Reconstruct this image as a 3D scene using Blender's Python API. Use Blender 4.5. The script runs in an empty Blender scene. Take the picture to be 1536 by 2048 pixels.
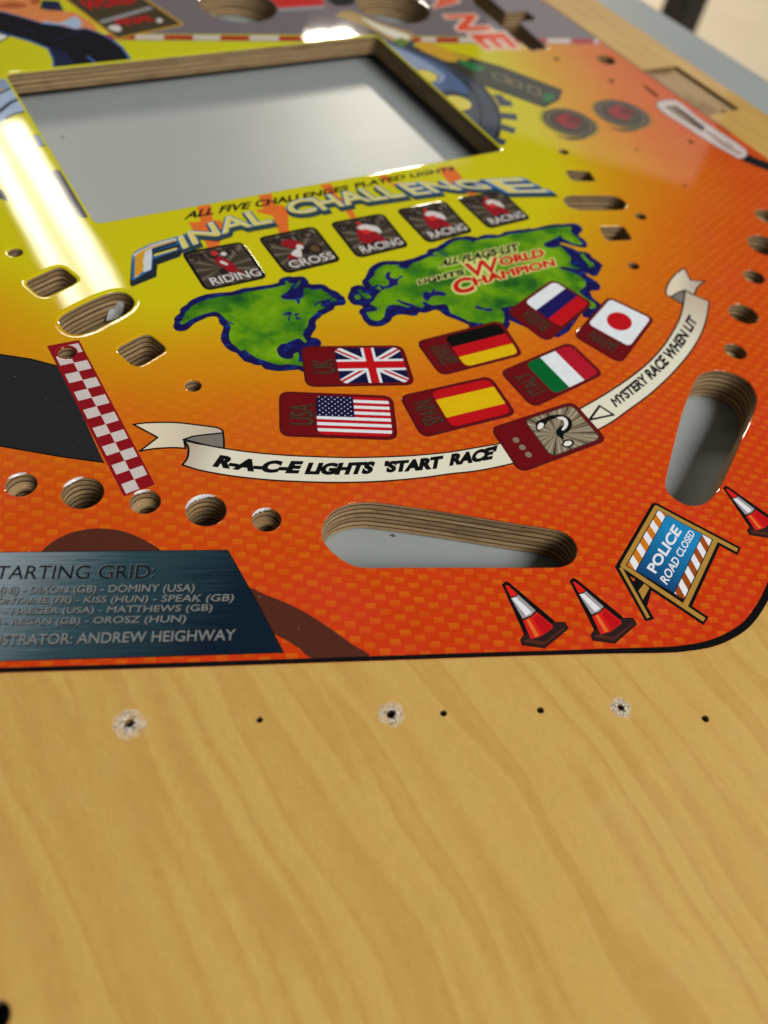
import bpy, bmesh, math, random
from mathutils import Vector, Matrix
from mathutils.geometry import delaunay_2d_cdt
random.seed(7)
SC = bpy.context.scene
COL = SC.collection
# ------------------------------------------------------------------ camera
# board frame: x across the playfield, y away from the viewer, z up; millimetres (scene in metres)
CAM_H = 175.0
FPX = 1630.0
CX, CY = 768.0, 1024.0
V1 = (-960.0, -1443.0); V2 = (4163.0, -280.0)
d1 = Vector((V1[0]-CX, V1[1]-CY, FPX)).normalized()          # image-space direction of +y
d2 = Vector((V2[0]-CX, V2[1]-CY, FPX)); d2 = (d2 - d1*d2.dot(d1)).normalized()   # +x
nn = d1.cross(d2)                                             # downwards
if nn.y < 0: nn = -nn
def W(px, py, z=0.0):
    r = Vector((px-CX, py-CY, FPX)); P = r*((CAM_H-z)/r.dot(nn))
    return (P.dot(d2), P.dot(d1))
right = Vector((d2[0], d1[0], -nn[0])); up = -Vector((d2[1], d1[1], -nn[1])); back = -Vector((d2[2], d1[2], -nn[2]))
cam = bpy.data.cameras.new('camera'); camo = bpy.data.objects.new('camera', cam); COL.objects.link(camo)
M = Matrix((right, up, back)).transposed().to_4x4(); M.translation = Vector((0, 0, CAM_H/1000)); camo.matrix_world = M
cam.sensor_fit = 'HORIZONTAL'; cam.sensor_width = 36.0; cam.lens = 36.0*FPX/1536.0
cam.clip_start = 0.01; cam.clip_end = 100
cam.dof.use_dof = True; cam.dof.focus_distance = 0.228; cam.dof.aperture_fstop = 11.5
SC.camera = camo
# ------------------------------------------------------------------ light
wd = bpy.data.worlds.new('World'); SC.world = wd; wd.use_nodes = True
wd.node_tree.nodes['Background'].inputs[0].default_value = (0.93, 0.97, 1.0, 1); wd.node_tree.nodes['Background'].inputs[1].default_value = 0.045
def area(name, loc, sx, sy, rad, col, look=None):
    l = bpy.data.lights.new(name, 'AREA'); l.shape = 'RECTANGLE'; l.size = sx; l.size_y = sy
    l.energy = rad*math.pi*sx*sy; l.color = col
    o = bpy.data.objects.new(name, l); o.location = loc; COL.objects.link(o)
    if look: o.rotation_euler = (Vector(look)-Vector(loc)).to_track_quat('-Z', 'Y').to_euler()
    return o
WARM = (1.0, 0.90, 0.74)
# two ceiling fittings (each a pair of tubes) ahead of the board, one big soft source behind the viewer
area('ceiling_tube', (0.422, 2.66, 1.5), 0.05, 1.10, 9, WARM)
area('ceiling_tube', (0.532, 2.66, 1.5), 0.075, 1.10, 9, WARM)
area('ceiling_panel', (0.485, 2.66, 1.512), 0.195, 1.12, 6.5, WARM)
area('ceiling_tube', (2.04, 3.09, 1.5), 0.095, 1.10, 130, WARM)
area('ceiling_tube', (2.17, 3.09, 1.5), 0.095, 1.10, 130, WARM)
area('glare_helper', (3.35, 3.0, 1.42), 1.25, 0.95, 0.36, (1.0, 0.95, 0.88), (0.3, 0.3, 0))  # added panel, not a real window: its reflection hazes the far right
area('sheen_helper', (1.75, -0.45, 1.92), 1.5, 1.3, 0.30, (1.0, 0.96, 0.88))  # dim unseen panel added so its reflection puts sheen on the near right
area('ceiling_light', (0.9, -1.7, 1.9), 1.6, 0.9, 16.0, (1.0, 0.985, 0.95), (0.1, 0.2, 0))
SC.view_settings.view_transform = 'Standard'; SC.view_settings.look = 'None'; SC.view_settings.exposure = 0.2; SC.view_settings.gamma = 1
# ------------------------------------------------------------------ materials
def lin(c):
    c = c/255.0
    return c/12.92 if c <= 0.04045 else ((c+0.055)/1.055)**2.4
def C8(r, g, b, k=1.0): return (lin(r)*k, lin(g)*k, lin(b)*k, 1.0)
MATS = {}
def newmat(name):
    m = bpy.data.materials.new(name); m.use_nodes = True; MATS[name] = m
    nt = m.node_tree; return m, nt, nt.nodes['Principled BSDF']
def N(nt, t, **kw):
    n = nt.nodes.new(t)
    for k, v in kw.items(): setattr(n, k, v)
    return n
def mth(nt, op, a, b=None, c=None, clamp=False):
    n = N(nt, 'ShaderNodeMath', operation=op); n.use_clamp = clamp
    for i, v in enumerate((a, b, c)):
        if v is None: continue
        if isinstance(v, (int, float)): n.inputs[i].default_value = v
        else: nt.links.new(v, n.inputs[i])
    return n.outputs[0]
def mix(nt, f, a, b, typ='MIX'):
    n = N(nt, 'ShaderNodeMix', data_type='RGBA', blend_type=typ)
    for i, v in ((0, f), (6, a), (7, b)):
        if isinstance(v, (int, float)): n.inputs[i].default_value = v
        elif isinstance(v, tuple): n.inputs[i].default_value = v
        else: nt.links.new(v, n.inputs[i])
    return n.outputs[2]
def coords(nt):
    tc = N(nt, 'ShaderNodeTexCoord'); s = N(nt, 'ShaderNodeVectorMath', operation='SCALE')
    nt.links.new(tc.outputs['Object'], s.inputs[0]); s.inputs['Scale'].default_value = 1000.0
    return s.outputs[0]                                      # millimetres
def mapping(nt, v, scale=(1, 1, 1), rot=0.0, loc=(0, 0, 0)):
    m = N(nt, 'ShaderNodeMapping'); m.inputs['Scale'].default_value = scale; m.inputs['Rotation'].default_value = (0, 0, rot); m.inputs['Location'].default_value = loc
    nt.links.new(v, m.inputs['Vector']); return m.outputs[0]
def noise(nt, v, scale, detail=2.0, rough=0.5, dist=0.0):
    n = N(nt, 'ShaderNodeTexNoise'); n.inputs['Scale'].default_value = scale; n.inputs['Detail'].default_value = detail
    n.inputs['Roughness'].default_value = rough; n.inputs['Distortion'].default_value = dist
    nt.links.new(v, n.inputs['Vector']); return n.outputs['Fac']
def ramp(nt, f, stops, interp='LINEAR'):
    r = N(nt, 'ShaderNodeValToRGB'); r.color_ramp.interpolation = interp
    e = r.color_ramp.elements
    while len(e) < len(stops): e.new(0.5)
    for i, (p, c) in enumerate(stops): e[i].position = p; e[i].color = c
    nt.links.new(f, r.inputs[0]); return r.outputs[0]
def clear(nt, bs, w=1.0, rough=0.032, amt=1.0):
    """polyurethane clear coat with faint polishing marks along the board and a slight orange peel"""
    bs.inputs['Coat Weight'].default_value = w; bs.inputs['Coat Roughness'].default_value = rough; bs.inputs['Coat IOR'].default_value = 1.5
    v = coords(nt)
    a = noise(nt, mapping(nt, v, (2.2, 0.05, 1)), 1.0, 3.0, 0.6)
    b = noise(nt, mapping(nt, v, (0.07, 0.035, 1)), 1.0, 1.5)
    h = mth(nt, 'ADD', mth(nt, 'MULTIPLY', a, 0.0009*amt), mth(nt, 'MULTIPLY', b, 0.02*amt))
    bp = N(nt, 'ShaderNodeBump'); bp.inputs['Distance'].default_value = 0.001; bp.inputs['Strength'].default_value = 1.0
    nt.links.new(h, bp.inputs['Height']); nt.links.new(bp.outputs[0], bs.inputs['Coat Normal'])
def dirt(nt, col, k=0.06):
    v = coords(nt); n = noise(nt, v, 0.35, 4.0, 0.7)
    return mix(nt, 1.0, col, ramp(nt, n, [(0.3, (1-k, 1-k, 1-k, 1)), (0.7, (1+k, 1+k, 1+k, 1))]), 'MULTIPLY')
def ink(name, rgb, k=1.0, rough=0.5, w=1.0, var=0.06):
    m, nt, bs = newmat(name); c = C8(*rgb, k)
    nt.links.new(dirt(nt, c, var), bs.inputs['Base Color'])
    bs.inputs['Roughness'].default_value = rough; bs.inputs['Specular IOR Level'].default_value = 0.0
    clear(nt, bs, w); return m
INKS = dict(black=(16,15,15), white=(232,228,222), cream=(228,222,202), cream_shade=(190,178,158), fold_grey=(125,118,110),
 dark_red=(108,12,18), border_red=(86,16,22), flag_red=(190,16,24), flag_white=(226,232,238), flag_blue=(28,22,90), navy=(20,20,62), flag_yellow=(222,182,8), flag_green=(4,98,44), italy_red=(176,22,42), flag_black=(12,12,10), etched=(62,34,28), etched_light=(84,56,42), insert_clear=(132,120,98), insert_ray=(176,166,142), insert_dark=(62,54,44), insert_brown=(96,74,48), insert_smoke=(70,60,50), ray_dim=(108,98,84),
 arrow_orange=(226,112,44), map_blue=(30,24,104), map_bright=(22,70,160), halo=(214,214,130), title_red=(196,26,24), kerb_red=(170,28,30), kerb_white=(205,192,186), strip_red=(140,18,28), strip_white=(205,196,192), road_grey=(120,110,114), tarmac=(40,39,40), tyre_brown=(84,42,30), sign_gold=(176,134,58), sign_orange=(206,120,28), sign_brown=(158,74,26), sign_white=(232,232,240), cone_red=(216,34,24), cone_grey=(160,152,156), cone_base=(46,30,30), emboss_light=(122,126,126), emboss_dark=(22,26,30),
 steel_blue=(84,104,142), steel_light=(142,158,186), gear_dark=(62,70,84), gear_line=(40,46,60), skin=(222,136,80), skin_dark=(176,92,44), cloth_navy=(34,38,66), cloth_black=(24,23,28), cloth_edge=(62,100,160), pale_blue=(168,188,214), bottle=(60,60,46), bottle_green=(44,116,62), bottle_letter=(122,112,84), gold=(206,160,44), letter_orange=(226,88,56), letter_edge=(230,204,186), logo_slate=(66,96,108), logo_sky=(104,150,190), logo_dark=(34,42,50), logo_blue=(48,104,166), logo_light=(206,214,216), logo_gold=(212,156,38), logo_yellow=(222,206,96), panel_dark=(72,60,40), wood_print=(176,146,84), leaf_green=(100,128,52), red_print=(206,48,44), bike_red=(150,24,34), bike_white=(214,208,204), rider_dark=(40,30,28), grey_print=(150,150,150))
def I(name):
    if name not in MATS: ink('ink_'+name, INKS[name]); MATS[name] = MATS['ink_'+name]
    return MATS[name]
ART_C = (160.0, 288.0)
def make_art():
    m, nt, bs = newmat('printed_artwork'); v = coords(nt)
    sep = N(nt, 'ShaderNodeSeparateXYZ'); nt.links.new(v, sep.inputs[0]); x, y = sep.outputs[0], sep.outputs[1]
    dx = mth(nt, 'SUBTRACT', x, ART_C[0]); dy = mth(nt, 'MULTIPLY', mth(nt, 'MINIMUM', mth(nt, 'SUBTRACT', y, ART_C[1]), 0.0), 1.15)
    dxr = dx; dx = mth(nt, 'ADD', mth(nt, 'MULTIPLY', mth(nt, 'MAXIMUM', dxr, 0.0), 0.95), mth(nt, 'MULTIPLY', mth(nt, 'MINIMUM', dxr, 0.0), 0.75))
    r = mth(nt, 'SQRT', mth(nt, 'ADD', mth(nt, 'MULTIPLY', dx, dx), mth(nt, 'MULTIPLY', dy, dy)))
    r = mth(nt, 'SUBTRACT', r, mth(nt, 'MULTIPLY', mth(nt, 'MAXIMUM', mth(nt, 'SUBTRACT', y, 270), 0.0), 0.35))
    r = mth(nt, 'ADD', r, mth(nt, 'MULTIPLY', mth(nt, 'SUBTRACT', noise(nt, v, 0.012, 2), 0.5), 30))
    f = mth(nt, 'DIVIDE', r, 300.0)
    base = ramp(nt, f, [(0.0, C8(204,202,24)), (0.36, C8(206,194,10)), (0.43, C8(210,160,12)), (0.54, C8(216,116,14)), (0.64, C8(214,86,14)), (0.80, C8(212,66,12)), (1.0, C8(208,54,14))])
    # basket-weave print: an oblique lattice of small soft patches, rotated with the lower edge of the print
    rot = mapping(nt, v, (1, 1, 1), math.radians(25.2)); s2 = N(nt, 'ShaderNodeSeparateXYZ'); nt.links.new(rot, s2.inputs[0]); X, Y = s2.outputs[0], s2.outputs[1]
    a = (3.60, -1.72); b = (2.75, 2.58); det = a[0]*b[1]-a[1]*b[0]
    s = mth(nt, 'ADD', mth(nt, 'MULTIPLY', X, b[1]/det), mth(nt, 'MULTIPLY', Y, -b[0]/det))
    t = mth(nt, 'ADD', mth(nt, 'MULTIPLY', X, -a[1]/det), mth(nt, 'MULTIPLY', Y, a[0]/det))
    si = mth(nt, 'ROUND', s); ti = mth(nt, 'ROUND', t); ds = mth(nt, 'SUBTRACT', s, si); dt = mth(nt, 'SUBTRACT', t, ti)
    wob = mth(nt, 'MULTIPLY', mth(nt, 'SUBTRACT', noise(nt, mapping(nt, rot, (3.2, 1.0, 1)), 1.0, 3), 0.5), 1.0)
    ox = mth(nt, 'ADD', mth(nt, 'MULTIPLY', ds, a[0]), mth(nt, 'MULTIPLY', dt, b[0]))
    oy = mth(nt, 'ADD', mth(nt, 'ADD', mth(nt, 'MULTIPLY', ds, a[1]), mth(nt, 'MULTIPLY', dt, b[1])), wob)
    ex = mth(nt, 'MULTIPLY', mth(nt, 'SUBTRACT', 1.46, mth(nt, 'ABSOLUTE', ox)), 3.6, clamp=True)
    ey = mth(nt, 'MULTIPLY', mth(nt, 'SUBTRACT', 1.08, mth(nt, 'ABSOLUTE', oy)), 2.6, clamp=True)
    cmb = N(nt, 'ShaderNodeCombineXYZ'); nt.links.new(si, cmb.inputs[0]); nt.links.new(ti, cmb.inputs[1])
    wn = N(nt, 'ShaderNodeTexWhiteNoise', noise_dimensions='2D'); nt.links.new(cmb.outputs[0], wn.inputs['Vector'])
    up_ = mth(nt, 'ADD', mth(nt, 'MULTIPLY', oy, 0.28), 0.62)      # each patch fades towards its lower side
    fib = mth(nt, 'ADD', mth(nt, 'MULTIPLY', noise(nt, mapping(nt, rot, (7, 0.9, 1)), 1.0, 2), 0.9), 0.35)
    p = mth(nt, 'MULTIPLY', mth(nt, 'MULTIPLY', ex, ey), mth(nt, 'MULTIPLY', mth(nt, 'ADD', mth(nt, 'MULTIPLY', wn.outputs[0], 0.55), 0.5), mth(nt, 'MULTIPLY', up_, fib)))
    on = mth(nt, 'MULTIPLY', mth(nt, 'SUBTRACT', f, 0.40), 5.0, clamp=True)
    p = mth(nt, 'MULTIPLY', p, on)
    patch = mix(nt, 0.48, base, C8(238, 152, 24))
    col = mix(nt, mth(nt, 'MULTIPLY', p, 1.12, clamp=True), base, patch)
    # darker woven threads between the patches and fine tonal clouds
    dk = mth(nt, 'MULTIPLY', noise(nt, mapping(nt, rot, (0.36, 0.5, 1)), 1.0, 3), on)
    col = mix(nt, mth(nt, 'MULTIPLY', dk, 0.34), col, C8(150, 26, 4), 'MIX')
    cl = noise(nt, v, 0.05, 3); col = mix(nt, mth(nt, 'MULTIPLY', mth(nt, 'SUBTRACT', cl, 0.5, clamp=True), mth(nt, 'MULTIPLY', on, 0.8)), col, C8(222, 52, 60))
    # light rays printed on the far right
    ang = mth(nt, 'ARCTAN2', dy, dx); rn = N(nt, 'ShaderNodeTexNoise', noise_dimensions='1D'); nt.links.new(mth(nt, 'MULTIPLY', ang, 9), rn.inputs['W']); rn.inputs['Scale'].default_value = 1.0
    rr = mth(nt, 'MULTIPLY', mth(nt, 'SUBTRACT', f, 0.5, clamp=True), mth(nt, 'MULTIPLY', mth(nt, 'SUBTRACT', y, 140), 0.01, clamp=True))
    col = mix(nt, mth(nt, 'MULTIPLY', mth(nt, 'SUBTRACT', rn.outputs[0], 0.45, clamp=True), mth(nt, 'MULTIPLY', rr, 5)), col, C8(170, 60, 8))
    nt.links.new(col, bs.inputs['Base Color']); bs.inputs['Roughness'].default_value = 0.5; bs.inputs['Specular IOR Level'].default_value = 0.0
    clear(nt, bs); return m
def make_maple(name, coat=1.0, tone=1.0):
    m, nt, bs = newmat(name); v = coords(nt)
    wv = noise(nt, mapping(nt, v, (0.010, 0.012, 1)), 1.0, 2)
    sep = N(nt, 'ShaderNodeSeparateXYZ'); nt.links.new(v, sep.inputs[0])
    x = mth(nt, 'ADD', sep.outputs[0], mth(nt, 'MULTIPLY', wv, 22)); cmb = N(nt, 'ShaderNodeCombineXYZ')
    nt.links.new(x, cmb.inputs[0]); nt.links.new(sep.outputs[1], cmb.inputs[1])
    u = cmb.outputs[0]
    n1 = noise(nt, mapping(nt, u, (0.050, 0.0036, 1)), 1.0, 2.5, 0.55)        # broad growth rings
    n2 = noise(nt, mapping(nt, u, (0.20, 0.006, 1), loc=(7, 3, 0)), 1.0, 2, 0.5)
    n3 = noise(nt, mapping(nt, u, (5.0, 0.10, 1)), 1.0, 3, 0.6)              # fibres
    fig = noise(nt, mapping(nt, v, (0.10, 0.16, 1), rot=0.5), 1.0, 3)        # figure
    c = ramp(nt, n1, [(0.26, C8(206,170,96)), (0.39, C8(202,163,89)), (0.445, C8(196,154,82)), (0.475, C8(206,168,94)), (0.53, C8(203,164,90)), (0.575, C8(195,153,82)), (0.61, C8(206,169,95)), (0.69, C8(202,163,89)), (0.73, C8(195,153,81)), (0.76, C8(205,168,94))])
    c = mix(nt, mth(nt, 'MULTIPLY', mth(nt, 'SUBTRACT', n2, 0.54, clamp=True), 1.1, clamp=True), c, C8(192,148,80))
    c = mix(nt, mth(nt, 'MULTIPLY', mth(nt, 'SUBTRACT', fig, 0.45, clamp=True), 1.1, clamp=True), c, C8(202,168,100))
    c = mix(nt, 1.0, c, ramp(nt, n3, [(0.3, (0.965*tone, 0.96*tone, 0.95*tone, 1)), (0.7, (1.025*tone, 1.025*tone, 1.025*tone, 1))]), 'MULTIPLY')
    n4 = noise(nt, mapping(nt, v, (2.6, 0.30, 1), loc=(3, 9, 0)), 1.0, 3, 0.7)
    c = mix(nt, 1.0, c, ramp(nt, n4, [(0.32, (0.925, 0.915, 0.89, 1)), (0.62, (1.04, 1.04, 1.04, 1))]), 'MULTIPLY')
    # sparse tiny pores
    vo = N(nt, 'ShaderNodeTexVoronoi'); vo.inputs['Scale'].default_value = 1.0; nt.links.new(mapping(nt, v, (0.12, 0.06, 1)), vo.inputs['Vector'])
    po = mth(nt, 'MULTIPLY', mth(nt, 'SUBTRACT', 0.022, vo.outputs['Distance'], clamp=True), 60, clamp=True)
    c = mix(nt, po, c, C8(110, 70, 34))
    nt.links.new(c, bs.inputs['Base Color']); bs.inputs['Roughness'].default_value = 0.45; bs.inputs['Specular IOR Level'].default_value = 0.0
    if coat: clear(nt, bs, coat, 0.08, 1.6)
    return m
def make_ply(name, dark, tone=1.0):
    m, nt, bs = newmat(name); v = coords(nt)
    n = noise(nt, mapping(nt, v, (0.9, 0.9, 3)), 1.0, 4, 0.7); lo = noise(nt, mapping(nt, v, (0.07, 0.07, 0.25), loc=(tone*40, 0, 0)), 1.0, 3, 0.6)
    st = [(0.3, C8(64,46,28,tone)), (0.7, C8(90,66,42,tone))] if dark else [(0.3, C8(162,134,94,tone)), (0.7, C8(188,158,114,tone))]
    c = mix(nt, 1.0, ramp(nt, n, st), ramp(nt, lo, [(0.34, (0.68, 0.62, 0.56, 1)), (0.50, (1, 1, 1, 1))]), 'MULTIPLY')      # scorch from the router, end grain
    nt.links.new(c, bs.inputs['Base Color']); bs.inputs['Roughness'].default_value = 0.45; bs.inputs['Specular IOR Level'].default_value = 0.35
    bp = N(nt, 'ShaderNodeBump'); bp.inputs['Distance'].default_value = 0.0004; nt.links.new(noise(nt, mapping(nt, v, (1.6, 1.6, 4)), 1.0, 4, 0.7), bp.inputs['Height']); nt.links.new(bp.outputs[0], bs.inputs['Normal'])
    return m
def make_simple(name, rgb, rough=0.5, spec=0.5, var=0.05, sc=0.05, coat=0.0, bump=0.0):
    m, nt, bs = newmat(name); v = coords(nt); n = noise(nt, v, sc, 4, 0.65); c = C8(*rgb)
    lo = tuple(x*(1-var) for x in c[:3])+(1,); hi = tuple(x*(1+var) for x in c[:3])+(1,)
    nt.links.new(ramp(nt, n, [(0.3, lo), (0.7, hi)]), bs.inputs['Base Color']); bs.inputs['Roughness'].default_value = rough; bs.inputs['Specular IOR Level'].default_value = spec
    if coat: bs.inputs['Coat Weight'].default_value = coat; bs.inputs['Coat Roughness'].default_value = 0.08
    if bump:
        bp = N(nt, 'ShaderNodeBump'); bp.inputs['Distance'].default_value = bump; nt.links.new(noise(nt, v, 1.5, 3), bp.inputs['Height']); nt.links.new(bp.outputs[0], bs.inputs['Normal'])
    return m
ART = make_art(); MAPLE = make_maple('clear_coated_maple'); MAPLE_RAW = make_ply('routed_floor', False)
PLY_L = [make_ply('ply_light', False, t) for t in (1.0, 0.82, 1.14)]; PLY_D = [make_ply('ply_dark', True, t) for t in (1.0, 1.5)]
def make_map_green():
    m, nt, bs = newmat('map_green'); v = coords(nt)
    n = noise(nt, v, 0.055, 4, 0.6)
    c = ramp(nt, n, [(0.33, C8(26,84,32)), (0.44, C8(64,126,22)), (0.54, C8(104,156,12)), (0.70, C8(134,182,24))])
    f = noise(nt, mapping(nt, v, (0.25, 1.6, 1), rot=0.5), 1.0, 3)
    c = mix(nt, 1.0, c, ramp(nt, f, [(0.3, (0.84, 0.88, 0.86, 1)), (0.65, (1.06, 1.06, 1.0, 1))]), 'MULTIPLY')
    nt.links.new(c, bs.inputs['Base Color']); bs.inputs['Specular IOR Level'].default_value = 0.0; clear(nt, bs)
def make_map_blue():
    m, nt, bs = newmat('map_sea'); v = coords(nt)
    n = noise(nt, mapping(nt, v, (0.22, 0.5, 1), rot=0.6), 1.0, 3, 0.6)
    nt.links.new(ramp(nt, n, [(0.45, C8(24,18,74)), (0.58, C8(20,26,104)), (0.74, C8(20,76,160))]), bs.inputs['Base Color']); bs.inputs['Specular IOR Level'].default_value = 0.0; clear(nt, bs)
def make_gradient_pair(name, ca, cb, p0, p1, brush=0.0, mid=None):
    """printed colour running from ca at board point p0 to cb at p1"""
    m, nt, bs = newmat(name); v = coords(nt); sep = N(nt, 'ShaderNodeSeparateXYZ'); nt.links.new(v, sep.inputs[0])
    ex, ey = p1[0]-p0[0], p1[1]-p0[1]; L2 = ex*ex+ey*ey
    f = mth(nt, 'ADD', mth(nt, 'MULTIPLY', mth(nt, 'SUBTRACT', sep.outputs[0], p0[0]), ex/L2), mth(nt, 'MULTIPLY', mth(nt, 'SUBTRACT', sep.outputs[1], p0[1]), ey/L2))
    if brush: f = mth(nt, 'ADD', f, mth(nt, 'MULTIPLY', mth(nt, 'SUBTRACT', noise(nt, mapping(nt, mapping(nt, v, (1, 1, 1), math.radians(24.5)), (0.06, 3.0, 1)), 1.0, 4, 0.7), 0.5), brush))
    st = [(0.0, ca), (1.0, cb)] if mid is None else [(0.0, ca), (0.5, mid), (1.0, cb)]
    nt.links.new(ramp(nt, f, st), bs.inputs['Base Color']); bs.inputs['Specular IOR Level'].default_value = 0.0; clear(nt, bs)
make_map_green(); make_map_blue()
make_gradient_pair('plaque_metal', C8(156,168,178), C8(14,30,46), W(-60,1090), W(400,1300), 0.8, C8(50,76,84))
make_gradient_pair('sign_blue', C8(30,132,190), C8(18,54,104), W(1340,1060), W(1270,1150), 0.05)
make_gradient_pair('ribbon_left', C8(186,172,156), C8(228,224,204), W(372,905), W(450,925))
make_gradient_pair('ribbon_right', C8(196,180,160), C8(228,224,204), W(1400,600), W(1360,690))
make_gradient_pair('ribbon_tail', C8(228,216,188), C8(196,184,168), W(300,870), W(440,870))
make_gradient_pair('ribbon_tail_right', C8(226,214,190), C8(184,172,158), W(1350,565), W(1400,578))
make_simple('insert_lens', (92,78,60), 0.3, 0.5, 0.1, 0.4, 1.0)
make_simple('grey_laminate', (153,159,159), 0.42, 0.5, 0.03, 0.02, 0, 0.00002)
make_simple('edge_band', (120,122,124), 0.5)
make_simple('beige_floor', (196,184,164), 0.6, 0.4, 0.05, 0.004)
make_simple('black_metal', (34,32,30), 0.4)
make_simple('lacquer_flake', (206,196,178), 0.35, 0.6, 0.25, 0.8, 0.5, 0.0004)
make_simple('grey_debris', (120,124,120), 0.6, 0.4, 0.35, 0.9, 0, 0.0004)
make_simple('dust_white', (236,232,224), 0.6)
make_simple('dark_hair', (34,28,30), 0.5)
make_simple('silver_tape', (176,178,176), 0.4, 0.5, 0.15, 0.5, 0, 0.0005)
make_simple('hole_dark', (34,26,18), 0.7)
make_simple('rim_burr', (206,204,206), 0.35, 0.6, 0.2, 1.2, 0.4, 0.0003)
MATS['art'] = ART; MATS['maple'] = MAPLE
def MT(n): return MATS[n] if n in MATS else I(n)
# ------------------------------------------------------------------ 2D helpers (board millimetres)
def WP(pts): return [W(*p) for p in pts]
def crom(pts, n=5, closed=True):
    out = []; m = len(pts); rng = range(m) if closed else range(m-1)
    for i in rng:
        g = (lambda k: pts[k % m]) if closed else (lambda k: pts[max(0, min(m-1, k))])
        p0, p1, p2, p3 = g(i-1), g(i), g(i+1), g(i+2)
        for k in range(n):
            t = k/n; t2 = t*t; t3 = t2*t
            out.append(tuple(0.5*((2*p1[j]) + (-p0[j]+p2[j])*t + (2*p0[j]-5*p1[j]+4*p2[j]-p3[j])*t2 + (-p0[j]+3*p1[j]-3*p2[j]+p3[j])*t3) for j in (0, 1)))
    if not closed: out.append(pts[-1])
    return out
def area2(p): return 0.5*sum(p[i][0]*p[(i+1) % len(p)][1]-p[(i+1) % len(p)][0]*p[i][1] for i in range(len(p)))
def ccw(p): return list(p) if area2(p) > 0 else list(p)[::-1]
def rounded(pts, r, seg=6):
    """polygon corners rounded with radius r (a number or one per corner), millimetres"""
    out = []; m = len(pts)
    for i in range(m):
        ri = r[i] if isinstance(r, (list, tuple)) else r
        p = Vector(pts[i]); a = Vector(pts[i-1])-p; b = Vector(pts[(i+1) % m])-p
        la, lb = a.length, b.length; a.normalize(); b.normalize(); ang = a.angle(b)
        d = min(ri/math.tan(ang/2), la*0.48, lb*0.48) if ri > 0 else 0
        if d <= 0: out.append(tuple(p)); continue
        A = p+a*d; B = p+b*d
        for k in range(seg+1):
            t = k/seg; q = A*(1-t)**2 + p*2*t*(1-t) + B*t*t
            # nudge the quadratic towards a true arc
            out.append(tuple(q))
    return out
def circle(c, r, n=40): return [(c[0]+r*math.cos(2*math.pi*k/n), c[1]+r*math.sin(2*math.pi*k/n)) for k in range(n)]
def circle3(a, b, c):
    ax, ay = a; bx, by = b; cx, cy = c; d = 2*(ax*(by-cy)+bx*(cy-ay)+cx*(ay-by))
    ux = ((ax*ax+ay*ay)*(by-cy)+(bx*bx+by*by)*(cy-ay)+(cx*cx+cy*cy)*(ay-by))/d
    uy = ((ax*ax+ay*ay)*(cx-bx)+(bx*bx+by*by)*(ax-cx)+(cx*cx+cy*cy)*(bx-ax))/d
    return (ux, uy), math.hypot(ax-ux, ay-uy)
def capsule(a, b, r, n=12):
    an = math.atan2(b[1]-a[1], b[0]-a[0]); out = []
    for k in range(n+1): t = an-math.pi/2+math.pi*k/n; out.append((b[0]+r*math.cos(t), b[1]+r*math.sin(t)))
    for k in range(n+1): t = an+math.pi/2+math.pi*k/n; out.append((a[0]+r*math.cos(t), a[1]+r*math.sin(t)))
    return out
def hcirc(px, py, w, n=28):
    a = W(px-w/2, py); b = W(px+w/2, py); return circle(W(px, py), math.hypot(a[0]-b[0], a[1]-b[1])/2*0.985, n)
def offset(p, d):
    """offset a ccw loop outwards by d"""
    out = []; m = len(p)
    for i in range(m):
        a = Vector(p[i-1]); b = Vector(p[i]); c = Vector(p[(i+1) % m])
        e1 = b-a; e2 = c-b
        if e1.length < 1e-6 or e2.length < 1e-6: e1 = e2 = c-a
        e1.normalize(); e2.normalize()
        n1 = Vector((e1.y, -e1.x)); n2 = Vector((e2.y, -e2.x)); nb = n1+n2
        if nb.length < 1e-6: nb = n1
        nb.normalize(); k = max(0.5, nb.dot(n1)); out.append((b.x+nb.x*d/k, b.y+nb.y*d/k))
    return out
def dedupe(p, e=1e-4):
    out = []
    for q in p:
        if not out or math.hypot(q[0]-out[-1][0], q[1]-out[-1][1]) > e: out.append(q)
    if len(out) > 1 and math.hypot(out[0][0]-out[-1][0], out[0][1]-out[-1][1]) < e: out.pop()
    return out
def bb(p): xs = [q[0] for q in p]; ys = [q[1] for q in p]; return min(xs), min(ys), max(xs), max(ys)
def hit(a, b): return not (a[2] < b[0] or b[2] < a[0] or a[3] < b[1] or b[3] < a[1])
def fill(outers, holes=(), within=None):
    outers = [ccw(dedupe(p)) for p in outers]; holes = [ccw(dedupe(h)) for h in holes]
    verts = []; faces = []
    for p in list(outers)+list(holes):
        k = len(verts); verts += [Vector(q) for q in p]; faces.append(list(range(k, k+len(p))))
    no = len(outers); nh = len(holes)
    if within:
        k = len(verts); w_ = ccw(dedupe(within)); verts += [Vector(q) for q in w_]; faces.append(list(range(k, k+len(w_))))
    v, e, f, ov, oe, of = delaunay_2d_cdt(verts, [], faces, 1, 1e-5)
    tris = [tuple(t) for t, o in zip(f, of) if any(k < no for k in o) and not any(no <= k < no+nh for k in o) and (not within or no+nh in o)]
    return [tuple(q) for q in v], tris
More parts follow.
